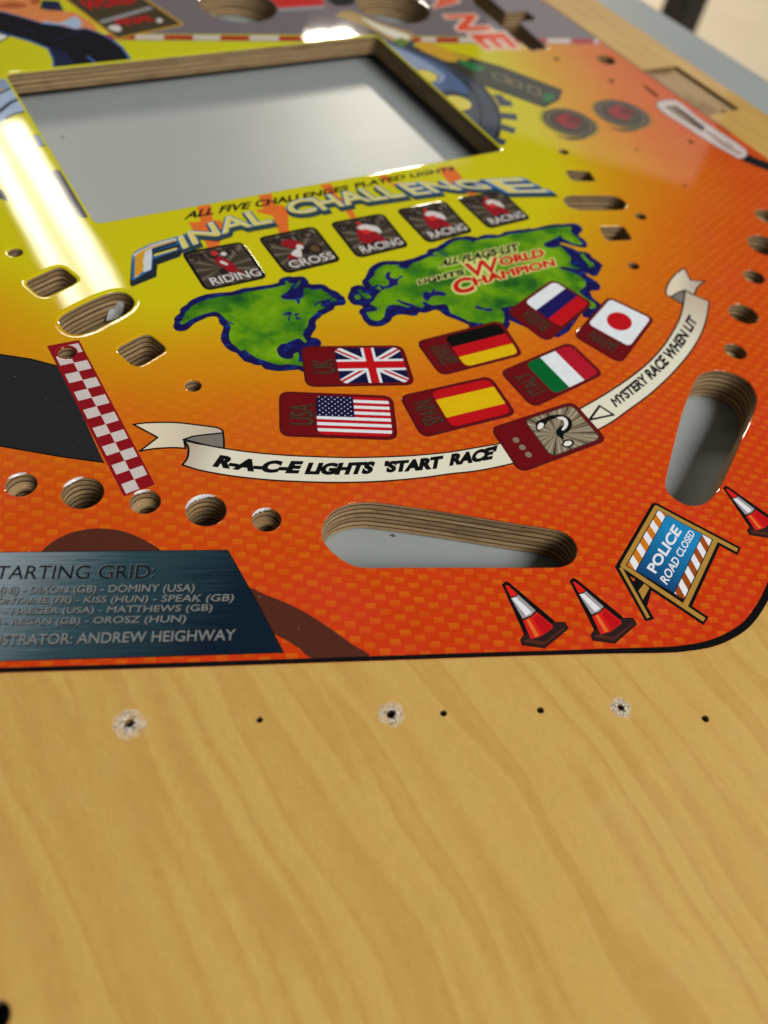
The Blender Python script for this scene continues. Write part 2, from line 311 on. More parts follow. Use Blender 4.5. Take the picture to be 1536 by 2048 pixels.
def stroke(pts, w, closed=False):
    """line of width w (mm) along a polyline: a bar per segment and a small disc at every joint"""
    pts = dedupe(pts, 0.02); m = len(pts); out = []
    for i in range(m if closed else m-1):
        a = Vector(pts[i]); c = Vector(pts[(i+1) % m]); t = (c-a).normalized(); n = Vector((-t.y, t.x))*w/2
        if not closed and i == 0: a = a-t*w*0.3
        if not closed and i == m-2: c = c+t*w*0.3
        out.append([tuple(a+n), tuple(a-n), tuple(c-n), tuple(c+n)])
    for i in range(0 if closed else 1, m if closed else m-1):
        out.append([(pts[i][0]+w/2*math.cos(k*math.pi/4+0.21), pts[i][1]+w/2*math.sin(k*math.pi/4+0.21)) for k in range(8)])
    return out
# ------------------------------------------------------------------ mesh assembly
class MB:
    def __init__(s): s.v = []; s.f = []; s.m = []; s.sm = []; s.mats = []
    def mi(s, m):
        if m not in s.mats: s.mats.append(m)
        return s.mats.index(m)
    def add(s, verts, faces, m, smooth=False):
        k = len(s.v); s.v += verts; mi = s.mi(m)
        for f in faces: s.f.append(tuple(i+k for i in f)); s.m.append(mi); s.sm.append(smooth)
    def flat(s, outers, z, m, holes=(), within=None):
        v, t = fill(outers, holes, within)
        t = [q if (v[q[1]][0]-v[q[0]][0])*(v[q[2]][1]-v[q[0]][1])-(v[q[2]][0]-v[q[0]][0])*(v[q[1]][1]-v[q[0]][1]) > 0 else q[::-1] for q in t]
        s.add([(x, y, z) for x, y in v], t, m)
    def wall(s, loopA, zA, loopB, zB, m, smooth=False, flip=False):
        n = len(loopA); v = [(x, y, zA) for x, y in loopA]+[(x, y, zB) for x, y in loopB]
        f = [(i, (i+1) % n, n+(i+1) % n, n+i) for i in range(n)]
        if flip: f = [q[::-1] for q in f]
        s.add(v, f, m, smooth)
    def box(s, x0, y0, z0, x1, y1, z1, m):
        v = [(x0,y0,z0),(x1,y0,z0),(x1,y1,z0),(x0,y1,z0),(x0,y0,z1),(x1,y0,z1),(x1,y1,z1),(x0,y1,z1)]
        s.add(v, [(0,3,2,1),(4,5,6,7),(0,1,5,4),(1,2,6,5),(2,3,7,6),(3,0,4,7)], m)
    def build(s, name, parent=None, **props):
        me = bpy.data.meshes.new(name); me.from_pydata([(a/1000, b/1000, c/1000) for a, b, c in s.v], [], s.f)
        for m in s.mats: me.materials.append(m)
        me.polygons.foreach_set('material_index', s.m); me.polygons.foreach_set('use_smooth', s.sm); me.update()
        o = bpy.data.objects.new(name, me); COL.objects.link(o)
        if parent: o.parent = parent
        for k, v in props.items(): o[k] = v
        return o
# ------------------------------------------------------------------ holes of the playfield
HOLES = []      # dict(loop, top, bot, art, rim, bottom(loop or None), depth)
def hole(loop, plies=99, low=None, low_from=99, art=True, rim=0.9, kind=''):
    HOLES.append(dict(loop=ccw(dedupe(loop)), plies=plies, low=ccw(dedupe(low)) if low else None, low_from=low_from, art=art, rim=rim, kind=kind))
win = rounded(WP([(10,147),(752,70),(1005,300),(190,447)]), 3.2, 5)
hole(win, low=offset(ccw(win), 9.0), low_from=9, kind='window', rim=1.0)
hole(crom(WP([(643,1066),(650,1040),(670,1018),(702,1006),(735,1003),(770,1006),(850,1017),(940,1031),(1030,1046),(1090,1055),(1125,1063),(1147,1080),(1155,1102),(1146,1122),(1125,1133),(1090,1135),(1000,1135),(900,1135),(800,1135),(730,1135),(700,1128),(672,1110),(650,1087)]), 3), rim=0.28)
hole(crom(WP([(1384,775),(1396,752),(1413,743),(1434,740),(1467,746),(1497,763),(1511,785),(1514,806),(1500,845),(1483,880),(1466,920),(1449,957),(1433,985),(1412,1005),(1394,1011),(1371,1009),(1345,994),(1331,972),(1336,940),(1348,890),(1362,835),(1374,800)]), 3), rim=0.28)
c, r = circle3(W(398,0), W(488,44), W(553,21)); hole(circle(c, r, 48), rim=0.7, kind='road')
c, r = circle3(W(713,8), W(800,46), W(859,23)); hole(circle(c, r, 48), rim=0.7, kind='road')
hole(rounded(WP([(925,-22),(958,-22),(1012,25),(1052,22),(1073,38),(1037,44),(1095,96),(1062,101),(940,0)]), 1.5, 3), rim=0.7, kind='road')
hole(rounded(WP([(1129,338),(1178,341),(1192,362),(1144,361)]), 2.0, 4), rim=0.7)
hole(capsule(W(1153,404), W(1227,404), 5.6), rim=0.8)
hole(rounded(WP([(1197,452),(1247,451),(1265,479),(1213,481)]), 2.0, 4), rim=0.7)
hole(rounded(WP([(46,563),(120,529),(160,561),(85,597)]), 3.2, 6), rim=1.25)
hole(crom(WP([(118,645),(122,631),(150,614),(190,595),(225,583),(250,584),(267,598),(266,612),(250,627),(215,646),(185,661),(158,668),(134,664)]), 4), rim=1.6)
hole(rounded(WP([(228,697),(294,663),(337,698),(272,737)]), 3.2, 6), rim=0.9)
hole(hcirc(30,504,31), rim=0.7); hole(hcirc(133,705,36), rim=0.7, kind='strip'); hole(hcirc(386,771,34), rim=0.4)
hole(hcirc(42,969,66), low=hcirc(42,972,38), low_from=4, rim=0.3, kind='bore'); hole(hcirc(165,985,87,36), rim=0.35)
hole(hcirc(290,1003,64), low=hcirc(292,1008,38), low_from=4, rim=0.3, kind='bore'); hole(hcirc(412,1020,83,36), rim=0.35, kind='burr')
hole(hcirc(533,1039,60), low=hcirc(534,1044,36), low_from=4, rim=0.3, kind='bore')
for px, py, w in [(1212,119,34),(1487,627,55),(1529,490,62)]: hole(hcirc(px, py, w), rim=0.5)
for px, py, w in [(1471,702,42),(1508,553,40),(1534,432,44)]: hole(hcirc(px, py, w), plies=9, low=hcirc(px, py+3, w*0.62), low_from=4, rim=0.4)
for px, py, w, d in [(1112,117,13,9),(1222,161,14,9),(1127,303,20,9),(1281,432,22,9),(1267,531,22,9),(1381,283,12,7),(1369,371,8,3),(1273,298,7,3),(-70,940,60,99)]: hole(hcirc(px, py, w, 20), plies=d, rim=0.25)
hole(rounded(WP([(1285,171),(1290,170),(1318,192),(1313,194)]), 0.5, 3), plies=5, rim=0.2)
for px, py, w in [(519,1439,14),(887,1426,14),(1081,1420,14.5),(1411,1437,14.5)]: hole(hcirc(px, py, w, 20), plies=9, art=False, rim=0.12)
for px, py, w in [(259,1449,26),(784,1428,22),(1243,1415,15)]: hole(hcirc(px, py, w, 20), plies=9, art=False, rim=0.15)
hole(hcirc(-12,2034,64), art=False, rim=0.5)
NPLY = 13; PTH = [1.1, 0.62, 1.25, 0.70, 1.10, 0.78, 1.30, 0.60, 1.15, 0.72, 1.2, 0.66, 1.14]; TOP = -0.06
ATOP = 0.0          # printed surface
pocket = rounded(WP([(1281,139),(1353,130),(1481,218),(1415,231)]), 0.8, 3)
pk = W(1283,139); pkx = W(1284,138)[0]
ARTX = 371.8; BX = 408.2
art_loop = [W(-330,1357), W(0,1346), W(300,1337), W(600,1327), W(980,1314), W(1200,1308), W(1330,1306), W(1380,1302), W(1424,1294), W(1462,1279), W(1500,1253), W(1530,1212), W(1552,1165), W(1580,1100)]
art_loop = crom(art_loop, 4, False)
art_loop += [(ARTX, art_loop[-1][1]+120), (ARTX, 700), (-160, 700)]
art_loop = ccw(art_loop)
board = [(-300,-260),(BX,-260),(BX,760),(-300,760)]
RIMLOOPS = []
# ------------------------------------------------------------------ the playfield
root = bpy.data.objects.new('pinball_playfield', None); COL.objects.link(root)
root['label'] = 'bare plywood playfield with glossy yellow to orange racing artwork and cut-outs, on the grey table'; root['category'] = 'playfield'
# pocket outline clipped to the rail
pocket = ccw([(ARTX+0.4, W(1283,139)[1]), (W(1352,131)[0], W(1352,131)[1]), (W(1480,218)[0], W(1480,218)[1]), (ARTX+0.4, W(1416,231)[1])])
pocket = rounded(pocket, 1.0, 3)
def holes_for(k):
    out = []
    for h in HOLES:
        if k >= h['plies']: continue
        out.append(h['low'] if (h['low'] and k >= h['low_from']) else h['loop'])
    if k < 2: out.append(ccw(pocket))
    if k < 8: out += [hcirc(1411,222,11,14), hcirc(1450,216,11,14)] if k >= 2 else []
    return out
prev = None
for k in range(NPLY):
    hs = [offset(h, (0.0 if k % 2 == 0 else 0.09)) for h in holes_for(k)]
    z1 = TOP-0.02-sum(PTH[:k]); z0 = z1-PTH[k]+0.004
    if k == 0: z1 -= 0.28
    m = PLY_L[(k//2) % 3] if k % 2 == 0 else PLY_D[(k//2) % 2]
    b = MB(); e = 0.0 if k % 2 == 0 else -0.06
    brd = ccw([(p[0]+(e if p[0] > 0 else 0), p[1]) for p in board])
    b.flat([brd], z1, (MAPLE_RAW if k == 2 else m), hs)
    for h in hs: b.wall(h, z1, h, z0, m, flip=False)
    b.wall(brd, z1, brd, z0, m, flip=True)
    b.build('plywood_layer', root)
def rimring(b, h, m, zt, rim):
    """rounded lacquered lip from the flat top down to the wall"""
    seg = 5; drop = min(0.34, rim*0.5); prevl = offset(h, rim); pz = zt
    for i in range(1, seg+1):
        a = i/seg*math.pi/2; l = offset(h, rim*(1-math.sin(a))); z = zt-drop*(1-math.cos(a))
        if i < seg or True: b.wall(prevl, pz, l, z, m, True)
        prevl, pz = l, z
    b.wall(prevl, pz, h, TOP-0.34, m)
# the maple face veneer with the bare-wood holes
def inside(p, poly):
    x, y = p; c = False
    for i in range(len(poly)):
        x1, y1 = poly[i-1]; x2, y2 = poly[i]
        if (y1 > y) != (y2 > y) and x < (x2-x1)*(y-y1)/(y2-y1)+x1: c = not c
    return c
b = MB(); wood_h = []
for h in HOLES:
    if h['art']: wood_h.append(offset(h['loop'], h['rim']+0.01))
    else: wood_h.append(offset(h['loop'], h['rim'])); rimring(b, h['loop'], MAPLE, TOP, h['rim'])
pkc = ccw(pocket); wood_h.append(pkc); b.wall(pkc, TOP, pkc, TOP-0.4, MAPLE)
b.flat([ccw(board)], TOP, MAPLE, wood_h)
be = ccw(board); b.wall(be, TOP, be, TOP-0.30, MAPLE, flip=True)
b.build('maple_veneer', root)
# printed sheet
b = MB(); AH = []
for h in HOLES:
    if h['art']:
        l = offset(h['loop'], h['rim']); AH.append(l); rimring(b, h['loop'], {'road': I('road_grey'), 'strip': I('strip_red')}.get(h['kind'], ART), ATOP, h['rim'])
b.flat([art_loop], ATOP, ART, AH)
b.wall(art_loop, ATOP, art_loop, TOP-0.01, ART, flip=True)
b.build('printed_background', root, label='yellow to red-orange gradient print with a woven texture')
AHB = [(bb(h), h) for h in AH]
LV = 0.012
SEQ = [0]
def jz():
    SEQ[0] += 1; return LV*0.55*((SEQ[0]*0.6180339) % 1.0)
class Print(MB):
    """flat artwork: every shape sits one hair above the one under it"""
    def __init__(s, base=1): super().__init__(); s.base = base
    def poly(s, polys, m, lv, clip=True, within=None):
        if polys and isinstance(polys[0][0], (int, float)): polys = [polys]
        polys = [p for p in polys if len(p) > 2 and abs(area2(p)) > 1e-4]
        if not polys: return
        hs = []
        if clip:
            xs = [bb(p) for p in polys]; box = (min(q[0] for q in xs), min(q[1] for q in xs), max(q[2] for q in xs), max(q[3] for q in xs))
            hs = [h for hb, h in AHB if hit(hb, box)]
        s.flat(polys, ATOP+(s.base+lv)*LV+jz(), MT(m), hs, within)
    def px(s, pts, m, lv, smooth=0, clip=True, within=None):
        p = WP(pts); p = crom(p, smooth) if smooth else p; s.poly(p, m, lv, clip, within)
    def line(s, pts, w, m, lv, smooth=0, closed=False, within=None):
        p = WP(pts); p = crom(p, smooth, closed) if smooth else p
        s.poly(stroke(p, w, closed), m, lv, True, within)
# ------------------------------------------------------------------ lettering (built-in font outlines, mapped onto the board)
_tc = {}
def glyphs(txt, bold=0.0, space=1.0):
    key = (txt, bold, space)
    if key in _tc: return _tc[key]
    cu = bpy.data.curves.new('t', 'FONT'); cu.body = txt; cu.offset = bold; cu.resolution_u = 4; cu.space_character = space; cu.fill_mode = 'FRONT'
    o = bpy.data.objects.new('t', cu); COL.objects.link(o); bpy.context.view_layer.update()
    dg = bpy.context.evaluated_depsgraph_get(); me = o.evaluated_get(dg).to_mesh(); me.calc_loop_triangles()
    v = [(q.co.x, q.co.y) for q in me.vertices]; t = [tuple(q.vertices) for q in me.loop_triangles]
    o.evaluated_get(dg).to_mesh_clear(); bpy.data.objects.remove(o); bpy.data.curves.remove(cu)
    if 'M' in txt and bold > 0:                                   # the font's M folds over itself when emboldened: redraw it
        par = list(range(len(v)))
        def rt(i):
            while par[i] != i: i = par[i]
            return i
        for a, b_, c_ in t: ra = rt(a); par[rt(b_)] = ra; par[rt(c_)] = rt(ra)
        isl = {}
        for i in range(len(v)): isl.setdefault(rt(i), []).append(i)
        for ids in isl.values():
            if len(ids) != 15: continue
            X = [v[i][0] for i in ids]; Y = [v[i][1] for i in ids]; a0, a1, b0, b1 = min(X), max(X), min(Y), max(Y)
            if (a1-a0)/(b1-b0) < 0.8: continue
            S_ = set(ids); t = [q for q in t if q[0] not in S_]; w_ = 0.098+2*bold; xm = (a0+a1)/2; yv = 0.402+bold*0.5; hh = b1
            pl_ = [(a0,b0),(a0,hh),(a0+0.09+1.2*bold,hh),(xm,yv),(a1-0.09-1.2*bold,hh),(a1,hh),(a1,b0),(a1-w_,b0),(a1-w_,0.53-bold*0.8),(xm,yv-0.15-1.9*bold),(a0+w_,0.53-bold*0.8),(a0+w_,b0)]
            vv, tt_ = fill([pl_]); k = len(v); v = v+vv; t = t+[tuple(i+k for i in q) for q in tt_]
    xs = [q[0] for q in v]; ys = [q[1] for q in v]; x0, x1 = min(xs)+bold, max(xs)-bold
    cap = [q for q in ys]; y0, y1 = 0.0, 0.70                     # baseline and cap height of the font
    v = [((q[0]-x0)/(x1-x0), (q[1]-y0)/(y1-y0)) for q in v]
    _tc[key] = (v, t); return v, t
def poly_at(pts, t):
    """point at fraction t of a polyline (by length), extrapolated past its ends"""
    L = [math.dist(pts[i], pts[i+1]) for i in range(len(pts)-1)]; T = sum(L); s = t*T
    for i, l in enumerate(L):
        if s <= l or i == len(L)-1:
            k = s/l; a, b = pts[i], pts[i+1]; return (a[0]+(b[0]-a[0])*k, a[1]+(b[1]-a[1])*k)
        s -= l
def smooth_line(pts): return crom(pts, 6, False) if len(pts) > 2 else pts
def quadmap(q):
    """projective map of the unit square (u right, v up) to TL,TR,BR,BL photo points, then to the board"""
    (x3,y3),(x2,y2),(x1,y1),(x0,y0) = q[0], q[1], q[2], q[3]       # 0=BL 1=BR 2=TR 3=TL
    dx1, dx2, dx3 = x1-x2, x3-x2, x0-x1+x2-x3; dy1, dy2, dy3 = y1-y2, y3-y2, y0-y1+y2-y3
    d = dx1*dy2-dx2*dy1; g = (dx3*dy2-dx2*dy3)/d; h = (dx1*dy3-dx3*dy1)/d
    a = x1-x0+g*x1; b_ = x3-x0+h*x3; d_ = y1-y0+g*y1; e = y3-y0+h*y3
    return lambda u, v: W((a*u+b_*v+x0)/(g*u+h*v+1), (d_*u+e*v+y0)/(g*u+h*v+1))
def bquad(q):
    """projective map in board space is the same thing: corners given on the board"""
    return quadmap(q)
def text(pr, txt, m, lv, bottom=None, top=None, quad=None, bold=0.0, shear=0.0, space=1.0, dx=0, dy=0):
    v, t = glyphs(txt, bold, space)
    if quad: f = quadmap([(x+dx, y+dy) for x, y in quad])
    else:
        B = smooth_line([(x+dx, y+dy) for x, y in bottom]); T = smooth_line([(x+dx, y+dy) for x, y in top])
        def f(u, w):
            a = poly_at(B, u); c = poly_at(T, u); return W(a[0]+(c[0]-a[0])*w, a[1]+(c[1]-a[1])*w)
    P = [f(u+shear*w, w) for u, w in v]
    tt = [q if (P[q[1]][0]-P[q[0]][0])*(P[q[2]][1]-P[q[0]][1])-(P[q[2]][0]-P[q[0]][0])*(P[q[1]][1]-P[q[0]][1]) > 0 else q[::-1] for q in t]
    z = ATOP+(pr.base+lv)*LV+jz()*0.5; par = list(range(len(P)))      # neighbouring glyphs may touch: each at its own hair of height
    def root_(i):
        while par[i] != i: par[i] = par[par[i]]; i = par[i]
        return i
    for a, b_, c_ in tt:
        ra, rb, rc = root_(a), root_(b_), root_(c_); par[rb] = ra; par[root_(rc)] = root_(ra)
    ids = {}; 
    zz = [z+LV*0.07*(ids.setdefault(root_(i), len(ids)) % 4) for i in range(len(P))]
    pr.add([(p[0], p[1], q) for p, q in zip(P, zz)], tt, MT(m))
# ------------------------------------------------------------------ artwork under everything: road, kerb, figure, gear
P = Print(0)
P.px([(-140,-60),(60,-60),(170,0),(232,68),(640,70),(1185,78),(1196,79),(1083,0.5),(995,-60)], 'road_grey', 0)
P.build('printed_road', root)
P = Print(1)
def kerb_y(x): return 69+ (x-200)*0.009
xs = [150,196,270,328,386,441,499,558,615,672,730,788,842,872,918,980,1040,1075,1094,1142,1188,1197]
for i in range(len(xs)-1):
    a, c = xs[i], xs[i+1]
    P.px([(a,kerb_y(a)),(c,kerb_y(c)),(c,kerb_y(c)+9),(a,kerb_y(a)+9)], 'kerb_white' if i % 2 == 0 else 'kerb_red', 0)
P.line([(150,79.5),(1200,88)], 0.7, 'road_grey', 0)
P.build('printed_kerb', root, label='red and white kerb stripe')
P = Print(2)
P.px([(-90,-40),(30,-40),(70,-10),(84,20),(150,24),(168,35),(185,45),(205,75),(150,62),(60,42),(-90,25)], 'skin', 0)
P.px([(20,4),(50,8),(52,14),(30,17),(-10,14)], 'skin_dark', 1, 3)
P.px([(56,-20),(84,-20),(80,8),(64,10)], 'skin_dark', 1)
P.px([(80,18),(84,0),(118,2),(128,22),(100,21)], 'cloth_navy', 1)
P.px([(120,45),(152,32),(162,42),(164,52),(152,58),(122,48)], 'pale_blue', 1)
P.px([(88,47),(84,42),(118,46),(125,50)], 'pale_blue', 1)
P.build('printed_figure', root, label='tan skin of the cropped figure at the upper left'); P = Print(2)
P.px([(-90,14),(-40,15),(10,24),(60,38),(85,46),(120,50),(150,58),(172,56),(200,66),(225,78),(247,95),(263,118),(262,130),(105,140),(105,120),(95,98),(60,84),(20,72),(-90,40)], 'cloth_edge', 2)
P.px([(-90,16),(-40,17),(10,26),(60,40),(85,48),(120,52),(150,60),(172,58),(200,68),(222,80),(243,97),(257,118),(257,128),(111,140),(110,120),(98,96),(62,81),(22,70),(-90,38)], 'cloth_black', 3)
P.px([(104,98),(130,104),(150,126),(111,138)], 'cloth_navy', 4)
P.line([(175,114),(184,120),(192,130)], 1.3, 'cloth_edge', 4, 3)
P.line([(104,82),(130,72),(165,62)], 1.0, 'cloth_navy', 4, 3)
P.line([(40,56),(62,62),(70,66)], 1.0, 'cloth_navy', 4, 3)
P.line([(100,98),(112,94),(124,90)], 0.8, 'cloth_navy', 4, 3)
P.build('printed_jacket', root, label='dark blue-black jacket of the cropped figure at the upper left')
P = Print(1)
P.px([(-20,68),(8,67),(20,72),(10,80),(-4,86),(-20,90)], 'black', 0); P.px([(-20,70),(6,69),(15,73),(6,79),(-20,86)], 'white', 1)
P.build('printed_badge', root)
# wheel and frame pieces left of the big window
P = Print(1)
P.px([(-40,165),(-8,160),(12,160),(23,175),(55,222),(40,226),(20,234),(-5,250),(-40,262)], 'pale_blue', 0)
P.px([(-40,160),(12,158),(24,174),(14,178),(-5,186),(-40,205)], 'steel_light', 1)
P.line([(-30,240),(0,222),(20,206),(38,198)], 1.8, 'gear_dark', 2, 3); P.line([(-30,236),(0,217),(18,203),(36,196)], 0.6, 'steel_light', 3, 3)
P.line([(12,236),(30,228),(54,223)], 1.2, 'gear_dark', 2, 3); P.line([(-20,196),(10,182),(26,174)], 1.0, 'gear_line', 3, 3)
P.px([(0,176),(5,179),(2,184),(-3,182)], 'gold', 3)
P.build('printed_wheel', root, label='pale blue wheel piece left of the big window'); P = Print(1)
P.px([(66,271),(80,269),(93,292),(76,294)], 'black', 0); P.px([(68,272),(79,271),(90,290),(78,292)], 'steel_light', 1)
P.build('printed_bracket', root); P = Print(1)
P.px([(100,345),(122,342),(150,388),(176,432),(160,434),(150,426),(130,392),(112,362)], 'gear_dark', 0, 3)
P.build('printed_tyre', root); P = Print(1)
P.px([(-20,368),(4,380),(16,402),(0,397),(-20,390)], 'gear_dark', 0, 2)
P.build('printed_tyre', root)
# gear wheel to the right of the window
P = Print(1)
gear = [(735,60),(775,72),(806,84),(838,96),(880,112),(915,132),(945,152),(968,172),(986,194),(998,214),(1003,238),(1002,262),(996,284),(990,289),(960,262)]
P.px(gear, 'gear_line', 0)
P.px([(738,66),(775,77),(806,90),(838,102),(878,118),(912,138),(940,157),(962,177),(979,198),(991,218),(995,240),(992,262),(986,282),(978,284),(900,200),(800,120)], 'gear_dark', 1)
P.px([(745,70),(790,90),(838,110),(880,130),(905,148),(925,166),(938,186),(925,188),(900,180),(870,186),(850,186),(800,130)], 'steel_blue', 2, 3)
P.px([(775,90),(830,112),(868,134),(890,152),(880,166),(850,160),(815,130)], 'steel_light', 3, 3)
for k, (a, bw) in enumerate([((938,186),0.9),((950,190),0.6)]):
    P.line([(905-k*6,142-k*2),(938+k*2,172),(955+k*3,200),(961+k*3,232),(956+k*3,262)], bw, 'gear_line', 4, 4)
for x, y, w_ in [(850,152,52),(914,206,60)]:
    q = circle(W(x, y), math.dist(W(x-w_/2, y), W(x+w_/2, y))/2, 28); P.poly(q, 'gear_line', 5); P.poly(offset(ccw(q), -0.7), 'logo_yellow', 6)
for t in [[(985,188),(1004,190),(1012,200),(994,203)],[(994,200),(1020,200),(1027,213),(999,212)],[(1001,225),(1033,228),(1035,241),(1002,237)],[(1002,247),(1032,257),(1028,268),(998,258)],[(992,273),(1014,281),(1007,291),(988,287)]]: P.px(t, 'gear_dark', 2)
P.px([(788,84),(792,78),(806,76),(815,82),(812,92),(800,94)], 'leaf_green', 5)
# teeth of the gear along its upper edge
for x, y in [(812,88),(842,98),(872,110)]: P.px([(x,y),(x+9,y-7),(x+19,y-4),(x+13,y+6)], 'gear_dark', 2)
P.build('printed_gear', root, label='dark steel gear wheel beside the big window')
P = Print(3)
P.px([(672,30),(700,22),(760,46),(825,66),(822,82),(796,88),(740,58),(690,38)], 'wood_print', 0, 3); P.px([(720,34),(760,50),(820,72),(800,80),(760,62)], 'cream', 1, 3)
P.build('printed_torch', root)
P = Print(3)
P.px([(832,86),(860,84),(912,108),(940,118),(900,124),(868,112),(838,98)], 'gold', 1, 3)
P.build('bottle_neck_print', root)
P = Print(1)   # bottle-shaped panel
bt = rounded(WP([(872,100),(905,104),(958,120),(1000,132),(1126,180),(1118,200),(1089,216),(1040,198),(968,172),(930,152),(890,124)]), 1.8, 4)
P.poly(bt, 'black', 2); P.poly(offset(ccw(bt), -0.5), 'bottle', 3)
P.px([(912,117),(940,124),(966,132),(968,140),(950,143),(925,130)], 'bottle_green', 4, 3); P.px([(1090,188),(1110,190),(1102,202),(1086,200)], 'bottle_green', 4, 3)
for q in [[(985,146),(1012,152),(1016,166),(990,158)],[(1018,158),(1040,165),(1044,176),(1022,170)],[(1056,170),(1078,178),(1080,192),(1058,184)]]: P.line(q[:3]+q[3:], 1.3, 'bottle_letter', 4, 0, True)
P.build('bottle_insert', root, label='dark green bottle-shaped insert')
# orange letters running down the lane
P = Print(2)
for ch, q in [('A', [(924,2),(912,18),(862,0),(873,-14)]), ('N', [(975,56),(958,34),(896,30),(912,58)]), ('E', [(1012,70),(1034,93),(970,94),(945,72)])]:
    q = {'A': [(905,-12),(925,17),(872,15),(860,-10)], 'N': [(948,30),(982,58),(920,60),(893,32)], 'E': [(1008,68),(1034,94),(972,96),(944,72)]}[ch]
    P = Print(2); text(P, ch, 'letter_edge', 0, quad=q, bold=0.09); text(P, ch, 'letter_orange', 1, quad=q, bold=0.035); P.build('lane_letter', root)
P = Print(2)
P.px([(520,-14),(640,-14),(650,10),(556,16)], 'red_print', 0); P.px([(556,16),(650,11),(652,17),(560,24)], 'grey_print', 0)
P.px([(652,-10),(700,-12),(712,6),(672,12)], 'cloth_black', 0, 2)
P.build('lane_lettering', root, label='red lettering on the grey road')
# sign insert with gold frame
def frame_insert(name, q, r, body, edge=None, ew=0.6, thick=6.0, lvl=1.6, **props):
    f = quadmap(q); loop = ccw(rounded([f(0,0), f(1,0), f(1,1), f(0,1)], r, 6)); bdy = MB(); zt = ATOP+lvl*LV+jz()*0.5
    bdy.flat([loop], zt, MT(edge or body)); a_, za = loop, zt
    for k_ in (1, 2, 3):
        t_ = k_/3*math.pi/2; b_ = offset(loop, 0.34*math.sin(t_)); zb = zt-(zt-0.004)*(1-math.cos(t_)); bdy.wall(a_, za, b_, zb, MT(edge or body), True, True); a_, za = b_, zb
    bdy.wall(a_, za, a_, -thick, MT(edge or body), flip=True)
    if edge: bdy.flat([offset(loop, -ew)], zt+LV, MT(body))
    return f, loop, bdy.build(name, root, **props)
f, loop, o = frame_insert('marquee_insert', [(100,-24),(262,-22),(368,49),(233,78)], 1.6, 'panel_dark', 'gold', 0.9)
P = Print(3)
P.line([(204,44),(300,16)], 3.0, 'grey_print', 1); 
text(P, 'WORLD', 'flag_red', 2, quad=[(158,2),(262,-10),(274,4),(172,20)], bold=0.04)
text(P, 'FINAL', 'flag_red', 2, quad=[(230,40),(300,29),(310,40),(238,52)], bold=0.035)
P.px([(216,54),(232,50),(244,58),(236,64),(222,60)], 'bike_white', 2, 2); P.px([(318,36),(326,42),(320,46),(312,42)], 'bike_white', 2, 2)
P.build('marquee_print', o)
# round winner's-wreath inserts
for i, (cx_, cy_, lab) in enumerate([(1139,244,'left of the two round wreath inserts'),(1244,227,'right of the two round wreath inserts')]):
    c0 = W(cx_, cy_); R = math.dist(W(cx_-49, cy_), W(cx_+49, cy_))/2; lp = circle(c0, R, 48); b = MB(); zt = ATOP+1.6*LV
    b.flat([lp], zt, MT('insert_dark')); b.wall(lp, zt, lp, -6, MT('insert_dark'), flip=True); o = b.build('wreath_insert', root, label='round dark insert with red figure and leafy wreath, '+lab)
    P = Print(3); P.poly(offset(ccw(lp), -1.2), 'grey_print' if 0 else 'panel_dark', 0)
    P.poly(stroke(circle(c0, R-2.2, 48), 0.5, True), 'insert_clear', 1)
    for k in range(26):
        a = math.pi*(0.62+k*0.052); p = (c0[0]+(R+0.9)*math.cos(a), c0[1]+(R+0.9)*math.sin(a)); t = (-math.sin(a+0.5), math.cos(a+0.5))
        P.poly([(p[0]-t[0]*1.4, p[1]-t[1]*1.4), (p[0]+t[1]*0.7, p[1]-t[0]*0.7), (p[0]+t[0]*1.4, p[1]+t[1]*1.4), (p[0]-t[1]*0.7, p[1]+t[0]*0.7)], 'leaf_green', 0)
    P.px([(cx_-28,cy_-6),(cx_-12,cy_-16),(cx_+2,cy_-14),(cx_-8,cy_-4),(cx_+6,cy_+4),(cx_+18,cy_+6),(cx_+12,cy_+12),(cx_-12,cy_+8)], 'bike_red', 2, 3)
    P.poly(circle((c0[0]+R*0.28, c0[1]+R*0.1), R*0.3, 16), 'dark_red', 1); P.poly(stroke(circle(c0, R*0.62, 32), 0.6, True), 'insert_dark', 3)
    P.px([(cx_-30,cy_+26),(cx_-10,cy_+30),(cx_+20,cy_+30),(cx_+44,cy_+22),(cx_+30,cy_+34),(cx_,cy_+36)], 'panel_dark', 0, 2)
    P.build('wreath_print', o)
# white-outlined track shape by the rail
P = Print(2)
tr = ccw(crom(WP([(1314,211),(1317,204),(1330,201),(1350,201),(1362,207),(1400,238),(1440,264),(1482,292),(1494,304),(1490,314),(1478,317),(1463,309),(1420,285),(1370,252),(1330,227)]), 4))
P.poly(offset(tr, 0.5), 'black', 0); P.poly(tr, 'kerb_white', 1)
P.px([(1329,213),(1352,211),(1376,228),(1411,255),(1405,263),(1362,237)], 'insert_dark', 2); P.px([(1333,214),(1350,213),(1372,231),(1396,252),(1360,236)], 'insert_clear', 3)
P.line([(1352,218),(1378,238),(1400,256)], 1.6, 'dark_red', 4); P.line([(1412,262),(1434,278),(1452,293),(1468,301),(1480,307)], 1.3, 'dark_red', 4, 2)
P.line([(1452,286),(1466,294)], 1.0, 'dark_red', 4)
P.build('track_insert', root, label='long white-outlined insert beside the routed pocket')
P = Print(1)
P.px([(1488,306),(1512,316),(1550,330),(1620,362),(1620,376),(1545,345),(1500,328),(1482,318)], 'cloth_black', 0, 3)
P.build('printed_tyre_mark', root)
